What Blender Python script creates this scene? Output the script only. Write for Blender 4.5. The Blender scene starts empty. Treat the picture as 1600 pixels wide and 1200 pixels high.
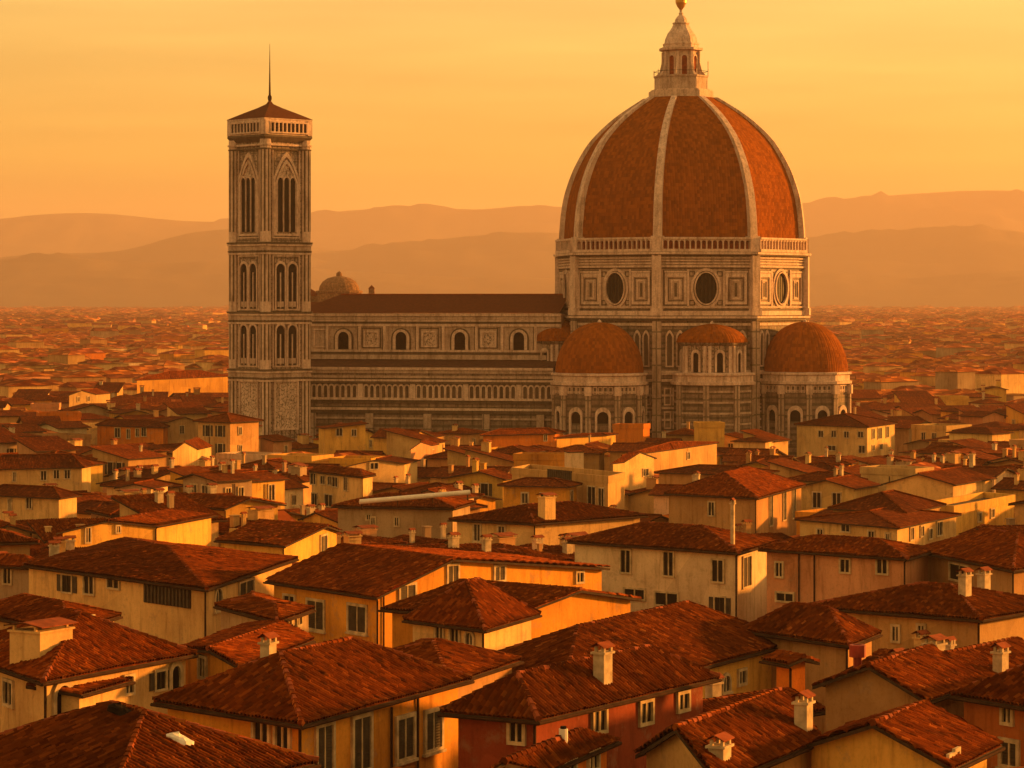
import bpy, math, random, zlib
import numpy as np
from mathutils import Vector, Matrix
R_ = math.radians
rnd = random.Random(7)
sc = bpy.context.scene
col = sc.collection

# ------------------------------------------------------------------ camera, sky, sun, exposure
FP, HOR, CAMZ = 4400.0, 468.0, 44.0          # focal length and horizon row in photo pixels (1600 x 1200), eye height
cam = bpy.data.objects.new('camera', bpy.data.cameras.new('camera'))
col.objects.link(cam)
cam.location = (0, 0, CAMZ)
cam.rotation_euler = (R_(90), 0, 0)
cam.data.sensor_width = 36
cam.data.lens = 36 * FP / 1600
cam.data.shift_y = -(600 - HOR) / 1600
cam.data.clip_start = 1
cam.data.clip_end = 60000
sc.camera = cam

SUN_AZ, SUN_EL = 65.0, 8.5                   # azimuth from the view direction towards the right
world = bpy.data.worlds.new("World"); sc.world = world; world.use_nodes = True
wn, wl = world.node_tree.nodes, world.node_tree.links
wn.clear()
wo = wn.new('ShaderNodeOutputWorld'); wb = wn.new('ShaderNodeBackground')
sky = wn.new('ShaderNodeTexSky'); sky.sky_type = 'NISHITA'; sky.sun_disc = False
sky.sun_elevation = R_(SUN_EL); sky.sun_rotation = R_(SUN_AZ); sky.dust_density = 4.0; sky.air_density = 1.5
bw = wn.new('ShaderNodeRGBToBW'); wl.new(sky.outputs[0], bw.inputs[0])
tc = wn.new('ShaderNodeTexCoord'); sx = wn.new('ShaderNodeSeparateXYZ'); wl.new(tc.outputs['Generated'], sx.inputs[0])
rampn = wn.new('ShaderNodeValToRGB'); wl.new(sx.outputs['Z'], rampn.inputs[0])
SKYRAMP = [(0.0, (0.98, 0.52, 0.10)), (0.05, (0.98, 0.585, 0.10)), (0.11, (0.98, 0.655, 0.18)), (0.35, (0.90, 0.55, 0.19)), (1.0, (0.74, 0.46, 0.19))]
el = rampn.color_ramp.elements
while len(el) < len(SKYRAMP): el.new(0.5)
for e, (p, c) in zip(el, SKYRAMP): e.position = p; e.color = (*c, 1)
# thin high haze streaks
mp = wn.new('ShaderNodeMapping'); mp.inputs['Scale'].default_value = (3, 3, 38); wl.new(tc.outputs['Generated'], mp.inputs[0])
nz = wn.new('ShaderNodeTexNoise'); nz.inputs['Scale'].default_value = 2.2; nz.inputs['Detail'].default_value = 3; wl.new(mp.outputs[0], nz.inputs[0])
mr = wn.new('ShaderNodeMapRange'); mr.inputs[1].default_value = 0.35; mr.inputs[2].default_value = 0.75; mr.inputs[3].default_value = 0.86; mr.inputs[4].default_value = 1.06
wl.new(nz.outputs[0], mr.inputs[0])
pw = wn.new('ShaderNodeMath'); pw.operation = 'POWER'; pw.inputs[1].default_value = 0.42; wl.new(bw.outputs[0], pw.inputs[0])
m1 = wn.new('ShaderNodeMath'); m1.operation = 'MULTIPLY'; wl.new(pw.outputs[0], m1.inputs[0]); wl.new(mr.outputs[0], m1.inputs[1])
vm = wn.new('ShaderNodeVectorMath'); vm.operation = 'SCALE'; wl.new(rampn.outputs[0], vm.inputs[0]); wl.new(m1.outputs[0], vm.inputs['Scale'])
wl.new(vm.outputs[0], wb.inputs[0]); wl.new(wb.outputs[0], wo.inputs[0])
SKY_STRENGTH = 0.15
wb.inputs[1].default_value = SKY_STRENGTH

sl = bpy.data.lights.new('sun', 'SUN'); sl.energy = 2.1; sl.angle = R_(2.5); sl.color = (1.0, 0.365, 0.055)
so = bpy.data.objects.new('sun', sl); col.objects.link(so)
sd = Vector((math.sin(R_(SUN_AZ)) * math.cos(R_(SUN_EL)), math.cos(R_(SUN_AZ)) * math.cos(R_(SUN_EL)), math.sin(R_(SUN_EL))))
so.rotation_euler = sd.to_track_quat('Z', 'Y').to_euler()
so.location = (300, 300, 200)
sc.view_settings.view_transform = 'Standard'; sc.view_settings.look = 'None'
sc.view_settings.gamma = 1; sc.view_settings.use_curve_mapping = False
sc.view_settings.exposure = 2.42
sc.cycles.max_bounces = 6; sc.cycles.diffuse_bounces = 3; sc.cycles.glossy_bounces = 2
sc.cycles.volume_bounces = 1; sc.cycles.transmission_bounces = 2; sc.cycles.transparent_max_bounces = 4
sc.cycles.use_denoising = True

HAZE_DENSITY = 6.1e-5
HAZE_COLOR = (0.86, 0.705, 0.66)

# ------------------------------------------------------------------ projection helpers
def PX(x, y): return 800 + FP * x / y
def PY(z, y): return HOR + FP * (CAMZ - z) / y
def XA(px, y): return (px - 800) * y / FP
def ZA(py, y): return CAMZ - (py - HOR) * y / FP

# ------------------------------------------------------------------ materials
MAT = {}
def node(nt, t, **kw):
    n = nt.nodes.new(t)
    for k, v in kw.items():
        if k.startswith('i_'):
            key = k[2:]; key = int(key) if key.isdigit() else key
            n.inputs[key].default_value = v
        else: setattr(n, k, v)
    return n
def base_mat(name, rough=0.85, spec=0.3):
    m = bpy.data.materials.new(name); m.use_nodes = True
    nt = m.node_tree; b = nt.nodes['Principled BSDF']
    b.inputs['Roughness'].default_value = rough
    b.inputs['Specular IOR Level'].default_value = spec
    MAT[name] = m
    return m, nt, b
def ramp(nt, stops, src=None, interp='LINEAR'):
    r = nt.nodes.new('ShaderNodeValToRGB'); e = r.color_ramp.elements
    r.color_ramp.interpolation = interp
    while len(e) < len(stops): e.new(0.5)
    for q, (p, c) in zip(e, stops):
        q.position = p; q.color = (*c, 1) if len(c) == 3 else c
    if src is not None: nt.links.new(src, r.inputs[0])
    return r
def mixc(nt, a, b, fac, mode='MIX'):
    n = nt.nodes.new('ShaderNodeMix'); n.data_type = 'RGBA'; n.blend_type = mode
    for sock, v in ((n.inputs['Factor'], fac), (n.inputs['A'], a), (n.inputs['B'], b)):
        if hasattr(v, 'node'): nt.links.new(v, sock)
        elif isinstance(v, (int, float)): sock.default_value = v
        else: sock.default_value = (*v, 1)
    return n.outputs['Result']
def noise(nt, vec, scale, detail=3, rough=0.55, sc3=None):
    if sc3:
        m = nt.nodes.new('ShaderNodeMapping'); m.inputs['Scale'].default_value = sc3
        nt.links.new(vec, m.inputs[0]); vec = m.outputs[0]
    n = nt.nodes.new('ShaderNodeTexNoise'); n.inputs['Scale'].default_value = scale
    n.inputs['Detail'].default_value = detail; n.inputs['Roughness'].default_value = rough
    nt.links.new(vec, n.inputs['Vector'])
    return n.outputs[0]
def math_(nt, op, a, b=None, c=None):
    n = nt.nodes.new('ShaderNodeMath'); n.operation = op
    for i, v in enumerate((a, b, c)):
        if v is None: continue
        if hasattr(v, 'node'): nt.links.new(v, n.inputs[i])
        else: n.inputs[i].default_value = v
    return n.outputs[0]
def bump(nt, b, h, dist, strength=1.0):
    n = nt.nodes.new('ShaderNodeBump'); n.inputs['Distance'].default_value = dist; n.inputs['Strength'].default_value = strength
    nt.links.new(h, n.inputs['Height']); nt.links.new(n.outputs[0], b.inputs['Normal'])

def stucco(name, src='object'):
    m, nt, b = base_mat(name, 0.92, 0.15)
    t = nt.nodes.new('ShaderNodeNewGeometry').outputs['Position']
    if src == 'object': c = nt.nodes.new('ShaderNodeObjectInfo').outputs['Color']
    else:
        a = nt.nodes.new('ShaderNodeVertexColor'); a.layer_name = 'Col'; c = a.outputs[0]
    big = noise(nt, t, 0.16, 4, 0.6)
    r1 = ramp(nt, [(0.30, (0.72, 0.66, 0.60)), (0.55, (1, 1, 1)), (0.8, (1.08, 1.05, 1.0))], big)
    c1 = mixc(nt, c, r1.outputs[0], 1.0, 'MULTIPLY')
    streak = noise(nt, t, 1.0, 5, 0.65, (1.6, 1.6, 0.22))
    r2 = ramp(nt, [(0.30, (0.50, 0.44, 0.38)), (0.47, (0.93, 0.91, 0.88)), (0.62, (1, 1, 1))], streak)
    c2 = mixc(nt, c1, r2.outputs[0], 0.75, 'MULTIPLY')
    vo = nt.nodes.new('ShaderNodeTexVoronoi'); vo.inputs['Scale'].default_value = 0.22; nt.links.new(t, vo.inputs['Vector'])
    sv = nt.nodes.new('ShaderNodeSeparateColor'); nt.links.new(vo.outputs['Color'], sv.inputs[0])
    rp = ramp(nt, [(0.0, (0.80, 0.76, 0.72)), (0.3, (0.94, 0.93, 0.92)), (0.8, (1.06, 1.04, 1.0)), (1.0, (0.86, 0.86, 0.88))], sv.outputs[0])
    c2 = mixc(nt, c2, rp.outputs[0], 0.8, 'MULTIPLY')
    blot = noise(nt, t, 0.75, 6, 0.72)
    rb = ramp(nt, [(0.56, (0, 0, 0)), (0.66, (1, 1, 1))], blot)
    c2 = mixc(nt, c2, (0.30, 0.20, 0.115), math_(nt, 'MULTIPLY', rb.outputs[0], 0.42))
    fine = noise(nt, t, 5.0, 4, 0.7)
    r3 = ramp(nt, [(0.32, (0.78, 0.76, 0.72)), (0.5, (1, 1, 1))], fine)
    c3 = mixc(nt, c2, r3.outputs[0], 0.7, 'MULTIPLY')
    nt.links.new(c3, b.inputs['Base Color'])
    bump(nt, b, fine, 0.03, 0.5)
stucco('stucco'); stucco('city_wall', 'attr')

def tiles(name, src='object', bumpd=0.0, dome=False):
    m, nt, b = base_mat(name, 0.97, 0.03)
    uv = nt.nodes.new('ShaderNodeUVMap'); uv.uv_map = 'UVMap'
    s = nt.nodes.new('ShaderNodeSeparateXYZ'); nt.links.new(uv.outputs[0], s.inputs[0])
    tw, th = (0.24, 0.36) if not dome else (0.55, 0.75)
    cu = math_(nt, 'FLOOR', math_(nt, 'DIVIDE', s.outputs[0], tw))
    off = nt.nodes.new('ShaderNodeTexWhiteNoise'); off.noise_dimensions = '1D'; nt.links.new(cu, off.inputs['W'])
    cv = math_(nt, 'FLOOR', math_(nt, 'ADD', math_(nt, 'DIVIDE', s.outputs[1], th), off.outputs[0] if not dome else 0.0))
    cb = nt.nodes.new('ShaderNodeCombineXYZ'); nt.links.new(cu, cb.inputs[0]); nt.links.new(cv, cb.inputs[1])
    oi = nt.nodes.new('ShaderNodeObjectInfo')
    nt.links.new(oi.outputs['Random'], cb.inputs[2])
    wn_ = nt.nodes.new('ShaderNodeTexWhiteNoise'); wn_.noise_dimensions = '3D'; nt.links.new(cb.outputs[0], wn_.inputs[0])
    if not dome:
        wv = math_(nt, 'ADD', math_(nt, 'MULTIPLY', wn_.outputs[0], .78), math_(nt, 'MULTIPLY', off.outputs[0], .22))
    if dome:
        rr = ramp(nt, [(0.0, (0.19, 0.053, 0.004)), (0.5, (0.25, 0.071, 0.005)), (1.0, (0.31, 0.092, 0.008))], wn_.outputs[0])
    else:
        rr = ramp(nt, [(0.0, (0.075, 0.015, 0.002)), (0.3, (0.115, 0.024, 0.003)), (0.70, (0.165, 0.037, 0.004)), (0.90, (0.25, 0.062, 0.008)), (1.0, (0.35, 0.115, 0.024))], wv)
    pos = nt.nodes.new('ShaderNodeNewGeometry').outputs['Position']
    big = noise(nt, pos, 0.28 if not dome else 0.12, 5, 0.65)
    r1 = ramp(nt, [(0.32, (0.55, 0.50, 0.47)), (0.5, (0.92, 0.90, 0.88)), (0.66, (1.2, 1.12, 1.05))], big)
    c = mixc(nt, rr.outputs[0], r1.outputs[0], 0.6 if not dome else 0.3, 'MULTIPLY')
    if not dome:
        vp = nt.nodes.new('ShaderNodeTexVoronoi'); vp.inputs['Scale'].default_value = 0.33; nt.links.new(pos, vp.inputs['Vector'])
        sp_ = nt.nodes.new('ShaderNodeSeparateColor'); nt.links.new(vp.outputs['Color'], sp_.inputs[0])
        rq = ramp(nt, [(0.0, (0.62, 0.60, 0.58)), (0.16, (0.70, 0.68, 0.66)), (0.2, (0.95, 0.95, 0.95)), (0.86, (1.0, 1.0, 1.0)), (0.9, (1.3, 1.32, 1.35))], sp_.outputs[0])
        c = mixc(nt, c, rq.outputs[0], 0.5, 'MULTIPLY')
    else:
        dst = noise(nt, pos, 0.5, 6, 0.7, (1.0, 1.0, 0.16))
        rq = ramp(nt, [(0.36, (0.68, 0.66, 0.64)), (0.5, (1, 1, 1)), (0.66, (1.18, 1.15, 1.1))], dst)
        c = mixc(nt, c, rq.outputs[0], 0.4, 'MULTIPLY')
    lich = noise(nt, pos, 1.7, 5, 0.7)
    r2 = ramp(nt, [(0.56, (0, 0, 0)), (0.70, (1, 1, 1))], lich)
    f = math_(nt, 'MULTIPLY', r2.outputs[0], 0.18 if not dome else 0.2)
    c = mixc(nt, c, (0.085, 0.06, 0.032), f)
    if src == 'object':
        rr2 = ramp(nt, [(0.0, (0.62, 0.58, 0.56)), (0.5, (0.92, 0.95, 0.95)), (1.0, (1.18, 1.12, 1.05))], oi.outputs['Random'])
        if not dome: c = mixc(nt, c, rr2.outputs[0], 1.0, 'MULTIPLY')
    else:
        a = nt.nodes.new('ShaderNodeVertexColor'); a.layer_name = 'Col'
        c = mixc(nt, c, a.outputs[0], 1.0, 'MULTIPLY')
    nt.links.new(c, b.inputs['Base Color'])
    if bumpd:
        su = math_(nt, 'ABSOLUTE', math_(nt, 'SINE', math_(nt, 'MULTIPLY', s.outputs[0], math.pi / tw)))
        fv = math_(nt, 'FRACT', math_(nt, 'ADD', math_(nt, 'DIVIDE', s.outputs[1], th), off.outputs[0] if not dome else 0.0))
        h = math_(nt, 'SUBTRACT', su, math_(nt, 'MULTIPLY', fv, 0.5))
        h = math_(nt, 'ADD', h, math_(nt, 'MULTIPLY', wn_.outputs[0], 0.5))
        bump(nt, b, h, bumpd, 0.9)
tiles('roof_tiles', 'object', 0.0)
tiles('roof_tiles_far', 'object', 0.09)
tiles('city_roof', 'attr', 0.0)
tiles('dome_tiles', 'object', 0.06, True)

def marble(name, c0, c1, band=None, panel=None, carved=False):
    m, nt, b = base_mat(name, 0.7, 0.3)
    uv = nt.nodes.new('ShaderNodeUVMap'); uv.uv_map = 'UVMap'
    pos = nt.nodes.new('ShaderNodeNewGeometry').outputs['Position']
    n1 = noise(nt, pos, 0.35, 5, 0.65)
    c = ramp(nt, [(0.3, c0), (0.65, c1)], n1).outputs[0]
    if panel:
        br = nt.nodes.new('ShaderNodeTexBrick'); nt.links.new(uv.outputs[0], br.inputs[0])
        br.offset = 0.0; br.inputs['Scale'].default_value = 1.0
        br.inputs['Brick Width'].default_value = panel[0]; br.inputs['Row Height'].default_value = panel[1]
        br.inputs['Mortar Size'].default_value = panel[2]; br.inputs['Mortar Smooth'].default_value = 0.1
        f = math_(nt, 'MULTIPLY', br.outputs['Fac'], 0.75)
        c = mixc(nt, c, (0.11, 0.085, 0.055), f)
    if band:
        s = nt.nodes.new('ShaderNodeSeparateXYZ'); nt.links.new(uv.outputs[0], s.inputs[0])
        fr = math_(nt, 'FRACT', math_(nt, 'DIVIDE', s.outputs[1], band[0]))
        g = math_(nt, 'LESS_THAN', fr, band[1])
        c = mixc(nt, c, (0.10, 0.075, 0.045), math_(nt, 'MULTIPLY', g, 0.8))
    if carved:
        v = nt.nodes.new('ShaderNodeTexVoronoi'); v.inputs['Scale'].default_value = 1.3; v.feature = 'DISTANCE_TO_EDGE'
        nt.links.new(uv.outputs[0], v.inputs['Vector'])
        g = ramp(nt, [(0.05, (1, 1, 1)), (0.16, (0, 0, 0))], v.outputs['Distance'])
        n9 = noise(nt, uv.outputs[0], 2.4, 3)
        g2 = ramp(nt, [(0.45, (0, 0, 0)), (0.55, (1, 1, 1))], n9)
        f = math_(nt, 'MULTIPLY', math_(nt, 'MULTIPLY', g.outputs[0], g2.outputs[0]), 0.85)
        c = mixc(nt, c, (0.10, 0.07, 0.045), f)
    st = noise(nt, pos, 0.9, 5, 0.7, (1.3, 1.3, 0.18))
    r2 = ramp(nt, [(0.34, (0.42, 0.37, 0.32)), (0.52, (1, 1, 1))], st)
    c = mixc(nt, c, r2.outputs[0], 0.75, 'MULTIPLY')
    mot = noise(nt, pos, 1.1, 6, 0.75)
    rm_ = ramp(nt, [(0.40, (0.55, 0.50, 0.45)), (0.52, (1, 1, 1)), (0.68, (1.12, 1.1, 1.06))], mot)
    c = mixc(nt, c, rm_.outputs[0], 0.6 if band else 0.35, 'MULTIPLY')
    fine = noise(nt, pos, 3.2, 4, 0.7)
    r3 = ramp(nt, [(0.35, (0.66, 0.62, 0.58)), (0.55, (1, 1, 1))], fine)
    c = mixc(nt, c, r3.outputs[0], 0.7, 'MULTIPLY')
    nt.links.new(c, b.inputs['Base Color'])
    bump(nt, b, fine, 0.08, 0.5)
marble('marble_white', (0.60, 0.43, 0.355), (0.76, 0.57, 0.49))
marble('marble_wall', (0.39, 0.27, 0.21), (0.53, 0.385, 0.31), None, (2.6, 3.4, 0.16))
marble('marble_plain', (0.44, 0.31, 0.25), (0.57, 0.42, 0.35))
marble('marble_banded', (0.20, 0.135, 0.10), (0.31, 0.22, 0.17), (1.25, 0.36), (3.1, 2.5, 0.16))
marble('marble_tower', (0.38, 0.265, 0.21), (0.52, 0.375, 0.31), None, (1.15, 1.6, 0.12), True)
marble('marble_carved', (0.56, 0.41, 0.34), (0.70, 0.53, 0.45), None, None, True)
marble('marble_green', (0.10, 0.068, 0.042), (0.16, 0.11, 0.072))

def plain(name, c, rough=0.8, spec=0.3, metal=0, vary=0.3):
    m, nt, b = base_mat(name, rough, spec)
    b.inputs['Metallic'].default_value = metal
    pos = nt.nodes.new('ShaderNodeNewGeometry').outputs['Position']
    n = noise(nt, pos, 1.5, 4, 0.6)
    lo = tuple(x * (1 - vary) for x in c); hi = tuple(min(1, x * (1 + vary)) for x in c)
    nt.links.new(ramp(nt, [(0.35, lo), (0.65, hi)], n).outputs[0], b.inputs['Base Color'])
plain('glass', (0.016, 0.010, 0.006), 0.5, 0.12)
plain('hill_stone', (0.20, 0.11, 0.055), 0.9, 0.1, 0, 0.45)
plain('aisle_tiles', (0.075, 0.036, 0.020), 0.9, 0.1, 0, 0.3)
plain('nave_tiles', (0.095, 0.027, 0.006), 0.9, 0.1, 0, 0.15)
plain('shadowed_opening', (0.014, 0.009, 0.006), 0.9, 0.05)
plain('shutter_wood', (0.065, 0.048, 0.03), 0.7, 0.2)
plain('surround', (0.50, 0.38, 0.22), 0.85, 0.2)
plain('dark_wood', (0.05, 0.03, 0.018), 0.9, 0.1)
plain('pipe_metal', (0.045, 0.022, 0.012), 0.95, 0.05)
plain('chimney_plaster', (0.50, 0.38, 0.24), 0.9, 0.1)
plain('chimney_clay', (0.23, 0.055, 0.018), 0.9, 0.1)
plain('red_paint', (0.30, 0.03, 0.015), 0.6, 0.3)
plain('white_paint', (0.72, 0.66, 0.58), 0.6, 0.3, 0, 0.1)
plain('gilded', (0.75, 0.42, 0.10), 0.35, 0.5, 0.6, 0.1)
plain('dark_roofing', (0.06, 0.045, 0.03), 0.8, 0.2)
plain('leaf', (0.055, 0.06, 0.02), 0.8, 0.2)
plain('bark', (0.08, 0.05, 0.03), 0.9, 0.1)
plain('ground_paving', (0.10, 0.07, 0.045), 0.95, 0.1)
plain('hazy_hill_woods', (0.15, 0.12, 0.085), 1.0, 0.0)  # woods colour lightened in place of denser haze over the hills

# ------------------------------------------------------------------ mesh builder
class MB:
    def __init__(s): s.v = []; s.f = []; s.m = []; s.uv = []; s.mats = []
    def mi(s, name):
        if name not in s.mats: s.mats.append(name)
        return s.mats.index(name)
    def face(s, pts, mat, uvs=None):
        i = len(s.v); s.v.extend(pts); s.f.append(tuple(range(i, i + len(pts)))); s.m.append(s.mi(mat))
        s.uv.extend(uvs if uvs else [(p[0] + p[1], p[2]) for p in pts])
    def box(s, F, u0, u1, n0, n1, z0, z1, mat, skip=()):
        P = lambda u, n, z: F(u, n, z)
        q = [('front', [(u0, n1, z0), (u1, n1, z0), (u1, n1, z1), (u0, n1, z1)]),
             ('back', [(u1, n0, z0), (u0, n0, z0), (u0, n0, z1), (u1, n0, z1)]),
             ('l', [(u0, n0, z0), (u0, n1, z0), (u0, n1, z1), (u0, n0, z1)]),
             ('r', [(u1, n1, z0), (u1, n0, z0), (u1, n0, z1), (u1, n1, z1)]),
             ('t', [(u0, n1, z1), (u1, n1, z1), (u1, n0, z1), (u0, n0, z1)]),
             ('b', [(u0, n0, z0), (u1, n0, z0), (u1, n1, z0), (u0, n1, z0)])]
        for k, c in q:
            if k in skip: continue
            if k in 'lr': uv = [(n, z) for _, n, z in c]
            elif k in 'tb': uv = [(u, n) for u, n, _ in c]
            else: uv = [(u, z) for u, _, z in c]
            s.face([P(*x) for x in c], mat, uv)
    def ring(s, F, outer, inner, n0, n1, mat, closed=True):
        """raised frame between two outlines given as (u, z), from depth n0 to n1"""
        k = len(outer); rng = range(k if closed else k - 1)
        for i in rng:
            j = (i + 1) % k
            o0, o1, a0, a1 = outer[i], outer[j], inner[i], inner[j]
            s.face([F(o0[0], n1, o0[1]), F(o1[0], n1, o1[1]), F(a1[0], n1, a1[1]), F(a0[0], n1, a0[1])], mat, [o0, o1, a1, a0])
            s.face([F(o0[0], n0, o0[1]), F(o1[0], n0, o1[1]), F(o1[0], n1, o1[1]), F(o0[0], n1, o0[1])], mat, [o0, o1, o1, o0])
            s.face([F(a0[0], n1, a0[1]), F(a1[0], n1, a1[1]), F(a1[0], n0, a1[1]), F(a0[0], n0, a0[1])], mat, [a0, a1, a1, a0])
    def poly(s, F, pts, n, mat): s.face([F(u, n, z) for u, z in pts], mat, list(pts))
    def prism(s, cx, cy, prof, n, phase, mat, cap=True, uvr=None):
        """turned or many-sided solid from (radius, z) pairs"""
        for k in range(n):
            a0 = phase + k * 2 * math.pi / n; a1 = a0 + 2 * math.pi / n
            d0 = (math.sin(a0), -math.cos(a0)); d1 = (math.sin(a1), -math.cos(a1))
            vv = 0
            for (r0, z0), (r1, z1) in zip(prof[:-1], prof[1:]):
                ln = math.hypot(r1 - r0, z1 - z0); rr = uvr or max(r0, r1)
                half = rr * math.sin(math.pi / n)
                h0 = r0 * math.sin(math.pi / n); h1 = r1 * math.sin(math.pi / n)
                pts = [(cx + d0[0] * r0, cy + d0[1] * r0, z0), (cx + d1[0] * r0, cy + d1[1] * r0, z0), (cx + d1[0] * r1, cy + d1[1] * r1, z1), (cx + d0[0] * r1, cy + d0[1] * r1, z1)]
                b = k * 31.7
                uv = [(b - h0, vv + prof[0][1]), (b + h0, vv + prof[0][1]), (b + h1, vv + prof[0][1] + ln), (b - h1, vv + prof[0][1] + ln)]
                if r1 < 1e-4: pts = pts[:3]; uv = uv[:3]
                elif r0 < 1e-4: pts = [pts[0], pts[2], pts[3]]; uv = [uv[0], uv[2], uv[3]]
                s.face(pts, mat, uv); vv += ln
    def tube(s, a, b, r0, r1=None, mat='pipe_metal', n=6):
        a = Vector(a); b = Vector(b); r1 = r0 if r1 is None else r1
        d = (b - a); L = d.length; d.normalize()
        x = d.cross(Vector((0, 0, 1)));
        if x.length < 1e-3: x = Vector((1, 0, 0))
        x.normalize(); y = d.cross(x)
        for k in range(n):
            t0 = 2 * math.pi * k / n; t1 = 2 * math.pi * (k + 1) / n
            e0 = x * math.cos(t0) + y * math.sin(t0); e1 = x * math.cos(t1) + y * math.sin(t1)
            s.face([tuple(a + e0 * r0), tuple(a + e1 * r0), tuple(b + e1 * r1), tuple(b + e0 * r1)], mat, [(t0 * r0, 0), (t1 * r0, 0), (t1 * r0, L), (t0 * r0, L)])
        for c, r, sg in ((a, r0, 1), (b, r1, -1)):
            s.face([tuple(c + (x * math.cos(2 * math.pi * k / n) + y * math.sin(2 * math.pi * k / n)) * r) for k in range(n)][::sg], mat)
    def mesh(s, name, smooth=False):
        me = bpy.data.meshes.new(name); me.from_pydata([tuple(p) for p in s.v], [], s.f)
        uvl = me.uv_layers.new(name='UVMap')
        uvl.data.foreach_set('uv', np.array(s.uv, dtype=np.float32).ravel())
        for mn in s.mats: me.materials.append(MAT[mn])
        me.polygons.foreach_set('material_index', s.m)
        if smooth: me.polygons.foreach_set('use_smooth', [True] * len(s.f))
        me.update(); return me
    def obj(s, name, parent=None, smooth=False):
        me = s.mesh(name, smooth)
        return link(name, me, parent)
def link(name, me, parent=None):
    o = bpy.data.objects.new(name, me); col.objects.link(o)
    if parent is not None:
        o.parent = parent; o.matrix_parent_inverse = Matrix.Identity(4)
        w = Vector(parent['_w']) if '_w' in parent else Vector((0, 0, 0))
        o.location = -w
    return o
ROOTS = []
def thing(name, label, cat, loc=(0, 0, 0), group=None):
    o = bpy.data.objects.new(name, None); col.objects.link(o); o.location = loc
    o.empty_display_size = 1
    o['_w'] = tuple(loc); ROOTS.append(o)
    o['label'] = label; o['category'] = cat
    if group: o['group'] = group
    return o
def arch(cu, z0, w, h, pointed=False, n=8):
    """outline of an arched opening, anticlockwise from bottom left"""
    r = w / 2; pts = [(cu - r, z0)]
    zs = z0 + h - (r * (1.45 if pointed else 1.0))
    out = [(cu - r, z0), (cu + r, z0), (cu + r, zs)]
    for i in range(1, n):
        t = math.pi * i / n
        u = cu + r * math.cos(t); k = math.sin(t)
        z = zs + r * k if not pointed else zs + r * 1.45 * (1 - abs(math.cos(t)) ** 1.5)
        out.append((u, z))
    out.append((cu - r, zs))
    return out
def oval(cu, cz, ru, rz, n=24): return [(cu + ru * math.cos(2 * math.pi * i / n), cz + rz * math.sin(2 * math.pi * i / n)) for i in range(n)]
def rect(u0, u1, z0, z1): return [(u0, z0), (u1, z0), (u1, z1), (u0, z1)]
def frame_at(cx, cy, phi, d=0.0):
    """u runs to the right seen from outside, n outwards; phi from the camera side towards the right"""
    N = (math.sin(phi), -math.cos(phi)); U = (math.cos(phi), math.sin(phi))
    return lambda u, n, z: (cx + U[0] * u + N[0] * (n + d), cy + U[1] * u + N[1] * (n + d), z)

# ------------------------------------------------------------------ ground and hills
def gz(y): 
    t = min(1, max(0, (450 - y) / 330)); return 9 * t * t * (3 - 2 * t)
def build_ground():
    ys = np.concatenate([np.arange(-150, 700, 25), np.array([800, 1000, 1500, 2500, 4000, 6000, 9000, 13000, 19000])])
    xs = np.array([-9000, -5000, -2500, -1000, -400, -150, 0, 150, 400, 1000, 2500, 5000, 9000])
    v = [(x, y, gz(y)) for y in ys for x in xs]; nx = len(xs)
    f = [(j * nx + i, j * nx + i + 1, (j + 1) * nx + i + 1, (j + 1) * nx + i) for j in range(len(ys) - 1) for i in range(nx - 1)]
    me = bpy.data.meshes.new('ground'); me.from_pydata(v, [], f); me.materials.append(MAT['ground_paving'])
    o = link('ground', me); o['kind'] = 'structure'
build_ground()
def build_hills(name, Y, pts, depth, seed):
    r = np.random.RandomState(seed)
    px = np.arange(-1500, 3101, 14.0)
    p0 = np.array([p[0] for p in pts]); p1 = np.array([p[1] for p in pts])
    crest = np.interp(px, p0, p1)
    k = np.ones(5) / 5; crest = np.convolve(np.pad(crest, 2, 'edge'), k, 'valid')
    crest = crest + np.convolve(r.normal(0, 1.0, len(px) + 4), np.ones(5) / 5, 'valid')
    X = (px - 800) * Y / FP; Zc = CAMZ + (HOR - crest) * Y / FP
    rows = []; T = np.concatenate([np.linspace(-1, 0, 16), np.linspace(0.15, 1.2, 7)])
    for t in T:
        prof = (1 - abs(t)) if t < 0 else (1 - t * 0.9)
        prof = max(prof, 0); prof = prof ** 0.85 if t < 0 else prof
        jig = np.convolve(r.normal(0, 1, len(px) + 8), np.ones(9) / 9, 'valid') * (0.16 if abs(t) > 0.03 else 0.0) * prof
        z = (Zc) * (prof + jig) - 6
        y = Y + t * depth
        rows.append(np.stack([X * (1 + 0 * t), np.full_like(X, y), z], 1))
    V = np.concatenate(rows); nx = len(px)
    f = [(j * nx + i, j * nx + i + 1, (j + 1) * nx + i + 1, (j + 1) * nx + i) for j in range(len(T) - 1) for i in range(nx - 1)]
    me = bpy.data.meshes.new(name); me.from_pydata(V.tolist(), [], f); me.materials.append(MAT['hazy_hill_woods'])
    me.polygons.foreach_set('use_smooth', [True] * len(f))
    o = link(name, me); o['kind'] = 'structure'
build_hills('hills', 15500, [(-1500, 350), (-200, 352), (0, 341), (60, 333), (130, 330), (200, 335), (270, 343), (350, 345), (420, 340), (490, 331), (560, 326), (650, 320), (700, 324), (750, 327), (810, 319), (870, 321), (1000, 330), (1150, 325), (1250, 316), (1330, 309), (1420, 301), (1500, 296), (1600, 296), (1800, 300), (3100, 340)], 2500, 3)
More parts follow.
